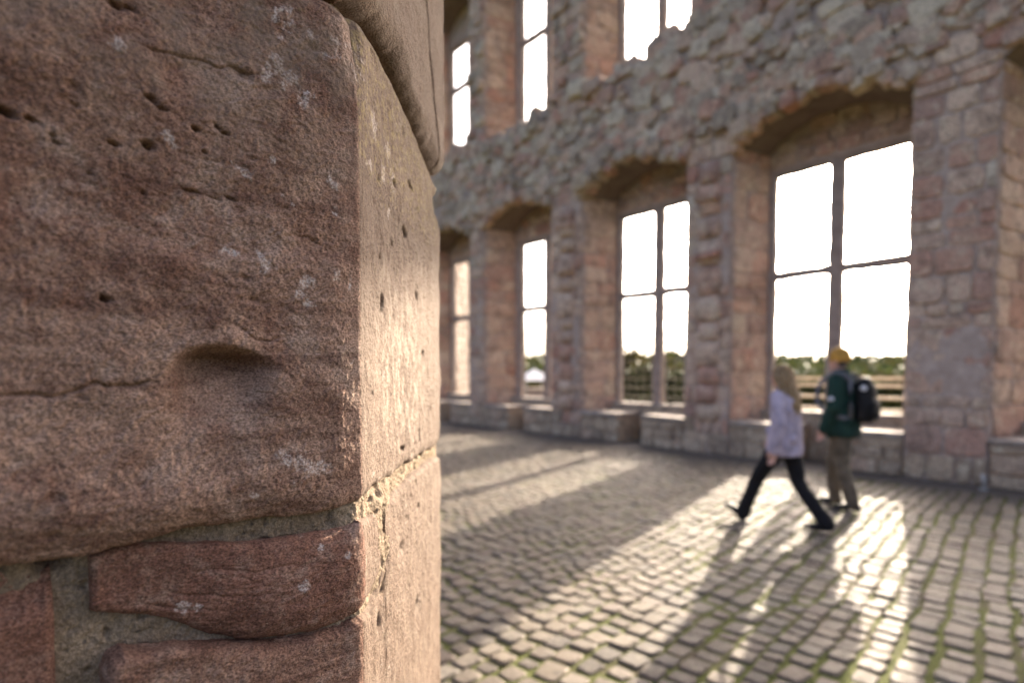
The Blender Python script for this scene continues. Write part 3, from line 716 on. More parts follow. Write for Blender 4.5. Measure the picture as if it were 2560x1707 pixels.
# --- the great block
PITS = [(-0.2525, 1.7204, .0075, .0035, .016), (-0.2386, 1.7186, .004, .002, .010), (-0.2253, 1.7088, .0035, .0016, .008), (-0.2287, 1.7115, .003, .0014, .006),
        (-0.1939, 1.7151, .0042, .0019, .012), (-0.1724, 1.7198, .0048, .0026, .014), (-0.1403, 1.7403, .0042, .0019, .010), (-0.1245, 1.7456, .003, .0016, .008),
        (-0.118, 1.7425, .0048, .0018, .009), (-0.1693, 1.7531, .006, .0028, .010), (-0.1638, 1.7485, .004, .002, .007), (-0.2025, 1.6028, .0038, .0018, .012),
        (-0.1765, 1.6845, .004, .002, .006), (-0.1445, 1.6915, .008, .0016, .006), (-0.1157, 1.6926, .005, .0016, .007), (-0.128, 1.6905, .006, .0014, .005),
        (-0.1894, 1.8141, .006, .003, .010), (-0.1815, 1.8154, .005, .0025, .008), (-0.2175, 1.7359, .0025, .0013, .006), (-0.135, 1.724, .003, .0014, .006),
        (-0.105, 1.795, .010, .006, .006), (-0.1002, 1.6113, .010, .004, .005), (-0.1068, 1.6286, .006, .003, .005), (-0.209, 1.691, .003, .0014, .005),
        (0.1935, 1.7314, .012, .0055, .012), (0.0814, 1.628, .006, .012, .008), (0.1319, 1.7036, .008, .004, .007), (0.1788, 1.4537, .012, .004, .009), (0.1345, 1.7756, .008, .004, .008),
        (0.0743, 1.6766, .005, .003, .006), (0.1812, 1.8558, .010, .005, .006), (0.26, 1.66, .010, .006, .007), (0.30, 1.58, .010, .006, .006), (0.07, 1.76, .004, .006, .005), (0.22, 1.80, .012, .004, .008), (0.035, 1.53, .004, .005, .004)]
def feat_big(d, s, z, Pw):
    nz_ = fbm(Pw, 30, 3, 77)
    # hollow with an overhanging upper lip
    x = (s + 0.128)/0.030; lip = 1.571 - 0.006*x*x + 0.002*nz_
    bowl = np.exp(-np.abs((s + 0.124 + 0.10*(1.56 - z))/0.0315)**4.0)
    dz = (lip - z)
    d = d - 0.031*bowl*smooth(-0.004, 0.009, dz)*np.clip(1 - np.maximum(dz - 0.012, 0)/0.058, 0, 1)**1.15
    d = d + 0.0015*bowl*np.exp(-((z - lip - 0.006)/0.006)**2)
    q1 = 0.0035*fbm(Pw, 130, 3, 401); q2 = 0.0022*fbm(Pw, 130, 3, 402)
    for (a, b, ra, rb, dp) in PITS: d = dent(d, s + q1, z + q2, a, b, ra*0.8, rb*0.75, dp*0.8, -0.22 if s[0] < 0 else 0, 2.6)
    d = line_cut(d, s, z, [(-0.185, 1.788), (-0.148, 1.7926), (-0.117, 1.7976), (-0.085, 1.800)], 0.0011, 0.003, 3)
    d = line_cut(d, s, z, [(-0.27, 1.533), (-0.2335, 1.536), (-0.2142, 1.5402), (-0.1988, 1.5431), (-0.170, 1.5444)], 0.0014, 0.0045, 4)
    d = line_cut(d, s, z, [(-0.120, 1.589), (-0.100, 1.581), (-0.085, 1.579), (-0.07, 1.581)], 0.0012, 0.0025, 5)
    d = line_cut(d, s, z, [(-0.075, 1.668), (-0.05, 1.672), (-0.035, 1.664), (-0.028, 1.650)], 0.0011, 0.0022, 7)
    # step: the lower half stands a little proud of the upper
    zl = np.interp(s, [-0.6, -0.2565, -0.2112, -0.1691, -0.1426, -0.1065, -0.0545, 0.0], [1.66, 1.656, 1.6529, 1.6442, 1.6381, 1.6445, 1.652, 1.655]) + 0.004*nz_
    d = d + np.where(s < 0.0, 0.0042*smooth(0.010, -0.006, z - zl)*(1 - smooth(-0.03, 0.0, s)), 0)
    d = d - np.where(s < 0, 0.010*smooth(1.76, 1.90, z)*smooth(0.02, -0.2, s), 0)            # leans back towards the top left
    # layered flakes near the top right of the shaded face
    fl = vnoise(np.column_stack([s*22, z*75 - s*24, s*0]), 91); d = d - 0.0018*smooth(0.15, 0.45, fl)*smooth(1.74, 1.80, z)*np.where(s < -0.005, 1, 0.2)
    d = d + np.where(s < 0, 0.007*smooth(-0.04, -0.16, s)*np.exp(-((z - 1.455)/0.022)**2), 0)
    # chipped arris and the broken notch at the far right edge
    ar = np.exp(-(s/0.010)**2); d = d - ar*(0.0015*np.maximum(0, fbm(np.column_stack([z*26, z*0, z*0]), 1, 3, 61)) + 0.0005*vnoise(Pw*55, 62)) - ar*0.010*smooth(1.80, 1.90, z)
    d = d - 0.030*smooth(0.36, 0.46, s)*np.exp(-((z - 1.835)/0.020)**2)
    # vertical tooling and weathering on the sunlit face
    tl = vnoise(np.column_stack([s*60, z*16, s*0]), 71); d = d + np.where(s > 0.01, 0.0005*tl + 0.0003*vnoise(np.column_stack([s*120, z*42, s*0]), 72), 0)
    return d
LICH = [(-0.0859, 1.8036, .010), (-0.0748, 1.813, .012), (-0.066, 1.806, .010), (-0.0522, 1.7894, .009), (-0.0264, 1.7252, .008), (-0.0588, 1.6265, .009), (-0.0489, 1.6178, .007), (-0.0685, 1.850, .008), (-0.0513, 1.8441, .007),
        (-0.0664, 1.862, .008), (-0.1051, 1.7178, .006), (-0.0493, 1.4659, .013), (-0.077, 1.471, .012), (-0.062, 1.469, .012), (-0.1051, 1.4463, .006), (-0.0925, 1.6412, .008), (-0.0246, 1.7019, .006), (-0.0837, 1.7267, .005), (-0.03, 1.835, .006), (-0.012, 1.6354, .005),
        (-0.155, 1.722, .007), (-0.19, 1.785, .006), (-0.02, 1.86, .006), (-0.12, 1.645, .006), (-0.03, 1.64, .005),
        (0.0543, 1.8072, .016), (0.1059, 1.8001, .014), (0.0865, 1.7692, .012), (0.1243, 1.7722, .014), (0.03, 1.76, .008), (0.11, 1.735, .010)]
def attr_big(s, z, Pw):
    L_ = np.zeros(len(s))
    w1 = 0.012*fbm(Pw, 60, 3, 301); w2 = 0.012*fbm(Pw, 60, 3, 302)
    for a, b, rr in LICH:
        L_ = np.maximum(L_, 0.85*np.exp(-(((s-a+w1)/rr)**2 + ((z-b+w2)/rr)**2)))
    fk = fbm(Pw, 20, 3, 55)
    L_ = np.maximum(L_, 0.42*smooth(0.25, 0.6, fk)*smooth(-0.2, -0.05, s))
    y = np.where(s < 0, smooth(1.72, 1.90, z)*0.55, 0.5*smooth(1.60, 1.80, z) + 0.2)
    g = np.where(s < 0, smooth(1.66, 1.86, z)*0.8, 0.1)  # upper left: browner weathered stone, plus lens vignette darkening painted into the colour
    p = np.where(s > 0.01, 0.9*np.exp(-((s - 0.19)/0.13)**2)*np.exp(-((z - 1.55)/0.13)**2) + 0.12, 0)
    low = np.where(s < 0.004, smooth(1.67, 1.60, z + 0.03*fbm(Pw, 8, 3, 91)), 0.0)
    return dict(lichen=L_, yellow=y, grey=g, pale=p, low=low)
zb_big = wob(tab([(-0.62, 1.420), (-0.28, 1.4250), (-0.263, 1.4242), (-0.23, 1.4225), (-0.2096, 1.4215), (-0.1828, 1.4245), (-0.1565, 1.4272), (-0.1108, 1.4250), (-0.0582, 1.4221), (-0.0243, 1.4215), (0.0, 1.4250), (0.07, 1.4274), (0.26, 1.4270), (0.46, 1.4256)]), 0.0022, 22, 4)
zt_big = wob(tab([(-0.62, 1.885), (-0.05, 1.889), (0.0, 1.889), (0.06, 1.895), (0.13, 1.8985), (0.22, 1.8915), (0.275, 1.8825), (0.36, 1.870), (0.46, 1.874)]), 0.002, 18, 6)
s_big = cat((-0.62, -0.29, 0.006), (-0.29, 0.02, 0.00085), (0.02, 0.456, 0.0017))
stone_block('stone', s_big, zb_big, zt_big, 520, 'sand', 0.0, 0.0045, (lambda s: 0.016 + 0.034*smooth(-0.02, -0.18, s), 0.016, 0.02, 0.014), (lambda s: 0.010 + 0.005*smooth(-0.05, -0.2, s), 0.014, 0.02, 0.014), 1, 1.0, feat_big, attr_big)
# --- block above, its rounded lower end hanging past the joint
def attr_top(s, z, Pw): return dict(lichen=0.3*smooth(0.2, 0.6, fbm(Pw, 20, 3, 56)), yellow=np.full(len(s), 0.35), grey=np.full(len(s), 0.3), pale=np.full(len(s), 0.05))
def feat_top(d, s, z, Pw):
    ck = np.interp(z, [1.88, 1.93, 2.05, 2.2], [0.405, 0.375, 0.30, 0.22]) + 0.006*vnoise(Pw*30, 8)
    return d - 0.012*np.exp(-((s - ck)/0.0035)**2)*smooth(2.2, 2.05, z)
zb_top = wob(tab([(-0.5, 1.912), (-0.02, 1.905), (0.015, 1.908), (0.058, 1.9175), (0.13, 1.9215), (0.19, 1.910), (0.246, 1.897), (0.374, 1.8810), (0.43, 1.884), (0.46, 1.895)]), 0.002, 15, 9)
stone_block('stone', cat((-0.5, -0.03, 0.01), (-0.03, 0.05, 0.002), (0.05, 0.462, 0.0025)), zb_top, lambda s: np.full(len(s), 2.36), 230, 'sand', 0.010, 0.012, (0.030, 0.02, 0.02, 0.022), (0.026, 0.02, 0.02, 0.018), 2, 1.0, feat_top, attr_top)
# --- small red block below, swelling out of its bed
zt_mid = wob(tab([(-0.213, 1.413), (-0.202, 1.4165), (-0.183, 1.4165), (-0.1476, 1.410), (-0.1112, 1.4044), (-0.0585, 1.4015), (-0.0201, 1.4033), (0.0, 1.4065), (0.024, 1.4045), (0.052, 1.400), (0.066, 1.388), (0.074, 1.366)]), 0.0012, 30, 14)
zb_mid = wob(tab([(-0.213, 1.3715), (-0.1953, 1.3671), (-0.1642, 1.3524), (-0.146, 1.3378), (-0.1332, 1.3281), (-0.1129, 1.3212), (-0.0836, 1.3153), (-0.0518, 1.3109), (-0.0214, 1.3117), (0.0, 1.3160), (0.0205, 1.3163), (0.0528, 1.3245), (0.066, 1.331), (0.074, 1.341)]), 0.0010, 30, 15)
def feat_mid(d, s, z, Pw):
    zm = 0.5*(zb_mid(s) + zt_mid(s)); hh = 0.5*(zt_mid(s) - zb_mid(s)); b = np.clip(1 - ((z - zm)/hh)**2, 0, 1)
    d = d + 0.009*b**0.8*smooth(-0.215, -0.09, s)*(1 - smooth(-0.02, 0.02, s)) - 0.018*smooth(-0.05, -0.19, s)
    gr = np.sin((z - 0.10*(s + 0.1)**1 - 0.9*(s + 0.1)**2)*430 + 5*fbm(Pw, 14, 2, 81))
    d = d + 0.0005*gr*smooth(-0.1, 0.5, fbm(Pw, 11, 2, 82))
    for k, (a, b2, c, e) in enumerate(((-0.17, 1.378, -0.09, 1.360), (-0.15, 1.392, -0.06, 1.380), (-0.19, 1.372, -0.12, 1.352))):
        d = line_cut(d, s, z, [(a, b2), ((a+c)/2, (b2+e)/2 - 0.004), (c, e)], 0.0014, 0.0016, 30+k)
    return d
def attr_mid(s, z, Pw):
    L_ = np.zeros(len(s))
    for a, b, rr in ((-0.155, 1.362, .006), (-0.146, 1.360, .005), (-0.062, 1.360, .006), (-0.045, 1.39, .004), (-0.02, 1.378, .004)): L_ = np.maximum(L_, np.exp(-(((s-a)/rr)**2 + ((z-b)/rr)**2)))
    return dict(lichen=L_, pale=np.where(s > 0.0, 0.35, 0.0))
stone_block('stone', cat((-0.213, 0.03, 0.00095), (0.03, 0.0745, 0.0014)), zb_mid, zt_mid, 130, 'sand_red', -0.001, 0.007, (0.012, 0.008, 0.005, 0.005), (0.010, 0.007, 0.006, 0.006), 3, 0.8, feat_mid, attr_mid)
# --- bottom block, stepping up along the sunlit face
zt_bot = wob(tab([(-0.2085, 1.325), (-0.2041, 1.3357), (-0.1959, 1.3394), (-0.1647, 1.3318), (-0.1398, 1.326), (-0.1129, 1.3175), (-0.0601, 1.3085), (-0.0169, 1.3075), (0.0, 1.3110), (0.0203, 1.3105), (0.060, 1.320), (0.076, 1.337), (0.083, 1.364), (0.0885, 1.399), (0.111, 1.4045), (0.2291, 1.4105), (0.3976, 1.4095), (0.456, 1.4060)]), 0.0018, 26, 24)
def attr_bot(s, z, Pw): return dict(lichen=0.35*smooth(0.2, 0.6, fbm(Pw, 22, 3, 57)), yellow=np.where(s > 0.05, 0.35, 0.0), pale=np.where(s > 0.02, 0.25, 0.0))
def feat_bot(d, s, z, Pw):
    tl = vnoise(np.column_stack([s*60, z*18, s*0]), 73); d = d + np.where(s > 0.01, 0.0005*tl, 0)
    for a, b, ra, rb, dp in ((0.085, 1.345, .010, .010, .012), (0.075, 1.31, .008, .006, .010), (0.16, 1.33, .012, .006, .008), (0.25, 1.22, .012, .008, .008), (0.06, 1.28, .006, .010, .006)): d = dent(d, s, z, a, b, ra, rb, dp)
    return d + 0.004*smooth(0.03, -0.05, s)
fz = np.concatenate([np.linspace(0, 0.45, 40, endpoint=False), np.linspace(0.45, 1, 330)])
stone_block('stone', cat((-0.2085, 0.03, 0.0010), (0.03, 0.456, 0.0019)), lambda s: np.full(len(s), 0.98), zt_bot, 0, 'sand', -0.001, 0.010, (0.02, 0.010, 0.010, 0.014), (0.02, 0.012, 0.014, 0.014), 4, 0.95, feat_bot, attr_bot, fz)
# --- red block at the lower left with a broken head
zt_ll = wob(tab([(-0.56, 1.418), (-0.276, 1.418), (-0.262, 1.414), (-0.2506, 1.406), (-0.243, 1.404), (-0.2345, 1.409)]), 0.003, 60, 34)
def feat_ll(d, s, z, Pw): return d - 0.014*smooth(1.378, 1.400, z + 0.006*fbm(Pw, 40, 3, 44) - 0.35*(s + 0.25))*smooth(-0.30, -0.26, s) + 0.004*fbm(Pw, 60, 3, 45)*smooth(1.37, 1.39, z)
stone_block('stone', cat((-0.56, -0.29, 0.008), (-0.29, -0.2340, 0.0010)), lambda s: np.full(len(s), 1.10), zt_ll, 260, 'sand_red', -0.018, 0.01, (0.02, 0.010, 0.02, 0.006), (0.02, 0.012, 0.02, 0.008), 5, 0.8, feat_ll)
# --- mortar bed showing between the blocks
def mortar_bed():
    s = cat((-0.30, 0.03, 0.0012), (0.03, 0.462, 0.003)); z = cat((1.20, 1.30, 0.003), (1.30, 1.45, 0.0012), (1.45, 1.86, 0.02), (1.86, 1.95, 0.003))
    S, Z = np.meshgrid(s, z, indexing='ij'); s1, z1 = S.ravel(), Z.ravel(); Pw = surf(s1, np.zeros(len(s1)), z1, 0.01)
    d = np.interp(s1, [-0.30, -0.15, -0.04, 0.0, 0.46], [-0.034, -0.031, -0.014, -0.008, -0.010])
    d = d + 0.006*smooth(-0.205, -0.17, s1)*(1 - smooth(-0.13, -0.10, s1))*(1 - smooth(1.35, 1.39, z1))
    d = d + 0.006*smooth(0.045, 0.065, s1)*(1 - smooth(0.10, 0.13, s1))*smooth(1.30, 1.33, z1)*(1 - smooth(1.41, 1.43, z1))
    d = d - 0.035*np.exp(-((s1 + 0.236)/0.010)**2 - ((z1 - 1.417)/0.010)**2) - 0.02*smooth(1.84, 1.87, z1)
    d = d + 0.0025*fbm(Pw, 45, 4, 101) + 0.0022*fbm(Pw, 160, 3, 103) + 0.0008*vnoise(Pw*500, 104) - 0.004*smooth(0.5, 0.8, vnoise(Pw*120, 105))
    d = d - 0.07*smooth(1.435, 1.455, z1)*(1 - smooth(1.86, 1.88, z1)) - 0.015*smooth(0.452, 0.462, s1)
    V = surf(s1, d, z1, 0.012) - ORG; idx = np.arange(len(s1)).reshape(len(s), len(z))
    Q = np.stack([idx[:-1, :-1], idx[1:, :-1], idx[1:, 1:], idx[:-1, 1:]], -1).reshape(-1, 4)
    np_mesh('mortar_bed', V, Q, MATS['mortar'], corner, {'yellow': 0.45*smooth(0.15, 0.35, s1)})
mortar_bed()
# --- the rest of the wall, coarser
def plain(s0, s1, z0, z1, seed, mat='sand'):
    stp = 0.012; nn = max(int((z1 - z0)/stp), 6)
    stone_block('stone', cat((s0, s1, stp)), wob(lambda s: np.full(len(s), z0 + 0.008), 0.003, 12, seed), wob(lambda s: np.full(len(s), z1 - 0.008), 0.003, 12, seed+3), nn, mat, random.uniform(-0.004, 0.008), 0.012, (0.025,)*4, (0.02,)*4, seed)
k = 50
for z0, z1, cuts in ((0.0, 0.46, (-1.6, -1.0, -0.35, 0.456)), (0.46, 0.97, (-1.6, -0.8, 0.456)), (0.98, 1.41, (-1.6, -1.1, -0.575)), (1.42, 1.89, (-1.6, -1.05, -0.635)), (1.90, 2.36, (-1.6, -1.0, -0.51)),
                     (2.37, 2.80, (-1.6, -0.9, -0.3, 0.456)), (2.80, 3.30, (-1.6, -1.1, -0.45, 0.456))):
    for a, b in zip(cuts[:-1], cuts[1:]): plain(a + 0.006, b - 0.006, z0, z1, k, random.choice(['sand', 'sand', 'sand_red'])); k += 7
plain(-0.56 + 0.006, -0.215, 0.985, 1.09, 900, 'sand')
m = MB()
q = [CC + 0.13*np.array([-0.9, 0.35]) , CC + 0.445*DR + np.array([-0.10, 0]), np.array([-1.75, 1.25]), CC - 1.62*DL - 0.10*NL]
m.prism([tuple(p - CC) for p in (q[0], q[1], q[2], q[3])], 0, 3.28)
m.build('wall_core', MATS['mortar'], corner, False)
# ------------------------------------------------------------------ outside the windows
fence = empty('timber_fence', tuple(W2(-3, 5.0)), WA); tag(fence, 'pale timber post-and-rail fence outside the right-hand window', 'fence')
for x in np.arange(-3.2, 7.1, 2.5):
    m = MB(); m.box(x-0.06, x+0.06, 0.03, 0.13, -0.3, 1.5); m.build('post', MATS['rail'], fence, False)
for z in (0.42, 0.70, 0.99, 1.27, 1.44):
    m = MB(); m.box(-3.45, 7.4, -0.022, 0.022, z-0.035, z+0.035); m.build('rail', MATS['rail'], fence, False)
mesh_f = empty('wire_mesh_fence', tuple(W2(-7.4, 2.6)), WA); tag(mesh_f, 'dark square-grid railing outside the second window from the right', 'railing')
m = MB()
for z in np.arange(-0.05, 1.92, 0.245): m.box(-2.6, 2.2, -0.012, 0.012, z-0.014, z+0.014)
fr_ = m.build('crossbar_grid', MATS['iron'], mesh_f, False); fr_['kind'] = 'stuff'
m = MB()
for x in np.arange(-2.5, 2.2, 0.245): m.box(x-0.010, x+0.010, 0.014, 0.030, -0.3, 1.9)
fr_ = m.build('upright_bars', MATS['iron'], mesh_f, False); fr_['kind'] = 'stuff'
for x in (-2.55, -0.17, 2.2):
    m = MB(); m.box(x-0.03, x+0.03, 0.032, 0.09, -0.3, 2.0); m.build('post', MATS['iron'], mesh_f, False)
# sunlit tower wall seen through the farthest window
ta = R(15); tw = empty('outer_tower_wall', (-2.6, 21.5, 0), math.pi/2 - ta); tag(tw, 'sunlit tan stone tower wall seen through the farthest visible window', 'tower')
# local x along the face, local -y is the lit face
m = MB(); m.box(-1.5, 9, 0.0, 2.0, -0.3, 8.0); m.build('wall_core', MATS['w_core'], tw, False)
rg = random.Random(77); its = []
z = -0.3
while z < 7.9:
    h = min(rg.uniform(0.28, 0.45), 8.0 - z); x = -1.5
    while x < 9:
        wd = rg.uniform(0.45, 0.95); its.append((frame_matrix((x+wd/2, 0.0, z+h/2), X1, Z1, NF, wd-0.02, h-0.02, rg.uniform(0.02, 0.05)), rg.randrange(18))); x += wd
    z += h
joined('stone_courses', its, STV, MATS['tower'], tw)
# garden pavilion with white roof
pv = empty('garden_pavilion', (1.72*1.0, 44.0, -0.3), R(20)); tag(pv, 'small white-roofed garden pavilion seen low in the narrow window', 'pavilion')
m = MB(); m.add([(-1.3, -1.3, 1.35), (1.3, -1.3, 1.35), (1.3, 1.3, 1.35), (-1.3, 1.3, 1.35), (0, 0, 2.25)], [(0, 1, 4), (1, 2, 4), (2, 3, 4), (3, 0, 4), (3, 2, 1, 0)]); m.build('roof', MATS['white'], pv, False)
for sx in (-1.1, 1.1):
    for sy in (-1.1, 1.1): m = MB(); m.box(sx-0.05, sx+0.05, sy-0.05, sy+0.05, 0, 1.36); m.build('post', MATS['rail'], pv, False)
m = MB(); m.box(-1.05, 1.05, -1.05, 1.05, 0, 0.75); m.build('counter', MATS['dressed'], pv, False)
# tree line
def leaf_crown(seed, rx, rz, nl, ls):
    g = np.random.default_rng(seed); cl = g.normal(size=(26, 3)); cl /= np.linalg.norm(cl, axis=1)[:, None]; cl *= g.uniform(0.25, 0.95, 26)[:, None]
    cl *= np.array([rx, rx, rz]); cl[:, 2] += rz*0.1
    k = g.integers(0, 26, nl); off = g.normal(size=(nl, 3))*np.array([rx, rx, rz])*0.17; C_ = cl[k] + off
    a = g.normal(size=(nl, 3)); a /= np.linalg.norm(a, axis=1)[:, None]; b = np.cross(a, g.normal(size=(nl, 3))); b /= np.linalg.norm(b, axis=1)[:, None]
    s_ = g.uniform(0.6, 1.3, nl)[:, None]*ls
    V = np.stack([C_ - a*s_, C_ + b*s_*0.55, C_ + a*s_, C_ - b*s_*0.55], 1).reshape(-1, 3)
    return V, np.arange(nl*4).reshape(-1, 4)
def trunk_mesh(h, r0, seed, limbs=6, spread_=1.2):
    rr = random.Random(seed); m = MB()
    m.tube([(0, 0, -0.2), (rr.uniform(-.1, .1), rr.uniform(-.1, .1), h*0.5), (rr.uniform(-.2, .2), rr.uniform(-.2, .2), h)], [r0, r0*0.75, r0*0.35], 7)
    for i in range(limbs):
        a = rr.uniform(0, 6.28); z0 = h*rr.uniform(0.45, 0.85); l = spread_*rr.uniform(0.6, 1.1)
        m.tube([(0, 0, z0), (math.cos(a)*l*0.5, math.sin(a)*l*0.5, z0 + l*0.35), (math.cos(a)*l, math.sin(a)*l, z0 + l*0.8)], [r0*0.4, r0*0.25, r0*0.08], 5)
    return m
PROT = []
for i, (rx, rz, ht, mk) in enumerate(((2.6, 2.0, 2.3, 'leaf1'), (2.9, 1.8, 2.0, 'leaf2'), (2.3, 2.3, 2.5, 'leaf3'), (3.2, 1.7, 1.8, 'leaf1'))):
    V, F = leaf_crown(40+i, rx, rz, 5200, 0.19)
    me = bpy.data.meshes.new('crown'); me.from_pydata(V.tolist(), [], F.tolist()); me.materials.append(MATS[mk])
    tm = trunk_mesh(ht, 0.2, 60+i, 7, 1.5); mt = bpy.data.meshes.new('trunk'); mt.from_pydata(tm.V, [], tm.F); mt.materials.append(MATS['bark'])
    PROT.append((me, mt, ht))
KN = ['olive green', 'yellowing', 'dark green', 'broad olive']
def tree(px, dist, top, kind, label, grp='trees of the far tree line'):
    az = math.atan((px - 1176)/1307); me, mt, ht = PROT[kind]
    zs = (top*1.16 + 0.3)/(ht + (2.0, 1.8, 2.3, 1.7)[kind]*1.05)
    e = empty('tree', (dist*math.tan(az), dist, -0.3), random.uniform(0, 6.28)); e.scale = (zs, zs, zs)
    tag(e, label, 'tree', grp)
    for nm, d_ in (('crown', me), ('trunk', mt)): link(bpy.data.objects.new(nm, d_), e)
tree(1790, 46, 4.2, 2, 'tallest dark tree at the left edge of the right-hand window')
tree(1845, 55, 3.5, 0, 'olive tree above the woman in lavender, left of the mullion')
tree(1900, 60, 3.3, 3, 'broad tree behind the mullion of the right-hand window')
tree(1965, 62, 3.0, 2, 'dark tree just right of the yellow beanie')
tree(2035, 58, 2.7, 1, 'low yellowing tree above the fence rails, right of the backpack')
tree(2095, 55, 2.5, 3, 'low tree partly hidden by the right window jamb')
tree(1425, 58, 6.2, 1, 'yellowing tree at the left side of the gridded window')
tree(1475, 62, 7.4, 0, 'olive tree left of the mullion in the gridded window')
tree(1535, 60, 7.0, 0, 'olive tree right of the mullion in the gridded window')
tree(1585, 64, 7.6, 2, 'dark tree at the right side of the gridded window')
tree(1248, 50, 2.3, 1, 'yellow-green tree beside the white pavilion roof')
tree(1262, 60, 3.4, 2, 'dark tree partly hidden behind the narrow window mullion')
for px, w_ in ((1380, 'just left of the gridded window'), (1640, 'just right of the gridded window'), (1720, 'just left of the right-hand window'), (2150, 'just right of the right-hand window')):
    tree(px, random.uniform(55, 68), random.uniform(3.2, 4.4), random.randrange(4), 'leafy far tree mostly hidden by the pier ' + w_)
g = np.random.default_rng(3); xs = np.linspace(-60, 160, 90); ys = np.linspace(66, 150, 24); X_, Y_ = np.meshgrid(xs, ys, indexing='ij')
H_ = -0.35 + 4.2*smooth(66, 120, Y_) + 0.7*fbm(np.column_stack([X_.ravel(), Y_.ravel(), 0*X_.ravel()]), 0.05, 3, 2).reshape(X_.shape)*smooth(66, 90, Y_)
idx = np.arange(X_.size).reshape(X_.shape)
hill = np_mesh('hill', np.column_stack([X_.ravel(), Y_.ravel(), H_.ravel()]), np.stack([idx[:-1, :-1], idx[1:, :-1], idx[1:, 1:], idx[:-1, 1:]], -1).reshape(-1, 4), MATS['grass']); hill['kind'] = 'structure'
nb = 9000; k = g.integers(0, X_.size, nb); C_ = np.column_stack([X_.ravel()[k] + g.uniform(-2, 2, nb), Y_.ravel()[k] + g.uniform(-2, 2, nb), H_.ravel()[k] + g.uniform(0.0, 1.8, nb)])
a = g.normal(size=(nb, 3)); a /= np.linalg.norm(a, axis=1)[:, None]; b = np.cross(a, g.normal(size=(nb, 3))); b /= np.linalg.norm(b, axis=1)[:, None]; s_ = g.uniform(0.4, 0.9, nb)[:, None]
bush = np_mesh('hillside_thicket', np.stack([C_ - a*s_, C_ + b*s_*0.6, C_ + a*s_, C_ - b*s_*0.6], 1).reshape(-1, 3), np.arange(nb*4).reshape(-1, 4), MATS['leaf1'], None, None, False)
tag(bush, 'far green thicket covering the hillside', 'thicket', kind='stuff')
def hedge(loc, x0, x1, hgt, nb, seed, mk, label):
    hd = empty('hedge', loc); tag(hd, label, 'hedge')
    g = np.random.default_rng(seed); xx = g.uniform(x0, x1, nb); C_ = np.column_stack([xx, g.normal(0, 0.35, nb), g.uniform(0, 1, nb)**0.8*(hgt + 0.35*vnoise(np.column_stack([xx*1.3, xx*0, xx*0]), 5))])
    a = g.normal(size=(nb, 3)); a /= np.linalg.norm(a, axis=1)[:, None]; b = np.cross(a, g.normal(size=(nb, 3))); b /= np.linalg.norm(b, axis=1)[:, None]; s_ = g.uniform(0.08, 0.16, nb)[:, None]
    np_mesh('foliage', np.stack([C_ - a*s_, C_ + b*s_*0.6, C_ + a*s_, C_ - b*s_*0.6], 1).reshape(-1, 3), np.arange(nb*4).reshape(-1, 4), MATS[mk], hd, None, False)['kind'] = 'stuff'
    m = MB()
    for x in np.arange(x0 + 0.2, x1, 0.7): m.tube([(x, 0, 0), (x+0.05, 0.05, 0.5*hgt), (x-0.05, 0, 0.8*hgt)], [0.04, 0.03, 0.01], 6)
    m.build('stems', MATS['bark'], hd)['kind'] = 'stuff'
hedge((6.6, 24.5, -0.3), -3.2, 3.6, 1.95, 9000, 8, 'leaf3', 'long dark clipped hedge behind the gridded railing')
hedge((17.6, 30.0, -0.3), -4.5, 4.5, 1.6, 9000, 9, 'leaf1', 'low olive hedge behind the timber fence rails')
# bare tree whose twigs reach into the right-hand window
bt = empty('bare_tree', (11.6, 14.9, -0.3)); tag(bt, 'bare tree with thin twigs reaching in from the right side of the right-hand window', 'tree')
m = MB(); m.tube([(0, 0, 0), (0.1, 0, 1.5), (0.0, 0.1, 3.0), (0.2, 0, 4.6)], [0.14, 0.11, 0.08, 0.03], 8); m.build('trunk', MATS['bark'], bt)
m = MB(); rr = random.Random(4)
def twig(p, d, l, r, dep):
    q = p + d*l*0.5 + Vector((rr.uniform(-.1, .1), rr.uniform(-.1, .1), rr.uniform(-.05, .12)))*l; e = p + d*l
    m.tube([p, q, e], [r, r*0.75, r*0.4], 5)
    if dep:
        for _ in range(3): twig(p.lerp(e, rr.uniform(0.4, 1)), (d + Vector((rr.uniform(-.7, .7), rr.uniform(-.7, .7), rr.uniform(-.4, .8)))).normalized(), l*rr.uniform(0.4, 0.65), r*0.5, dep-1)
for a, z, el in ((3.3, 2.3, 0.25), (3.5, 2.7, 0.35), (3.1, 1.9, 0.15), (2.6, 3.0, 0.5), (0.4, 2.6, 0.5), (1.6, 2.4, 0.5), (4.6, 2.8, 0.5)): twig(Vector((0.05, 0, z)), Vector((math.cos(a), math.sin(a)*0.6, el)).normalized(), 1.5, 0.035, 3)
m.build('twigs', MATS['bark'], bt)
# short pale pipe stump at the foot of the wall
pp = MB(); pp.tube([(0, 0, -0.02), (0, 0, 0.14), (0.0, 0.02, 0.2)], [0.035, 0.035, 0.03], 12); pp.tube([(0, 0, -0.01), (0, 0, 0.02)], [0.055, 0.05], 12)
po = pp.build('pipe_stump', MATS['rail']); po.location = W2(-0.36, -0.24); tag(po, 'short pale pipe standing at the foot of the wall, far right', 'pipe')

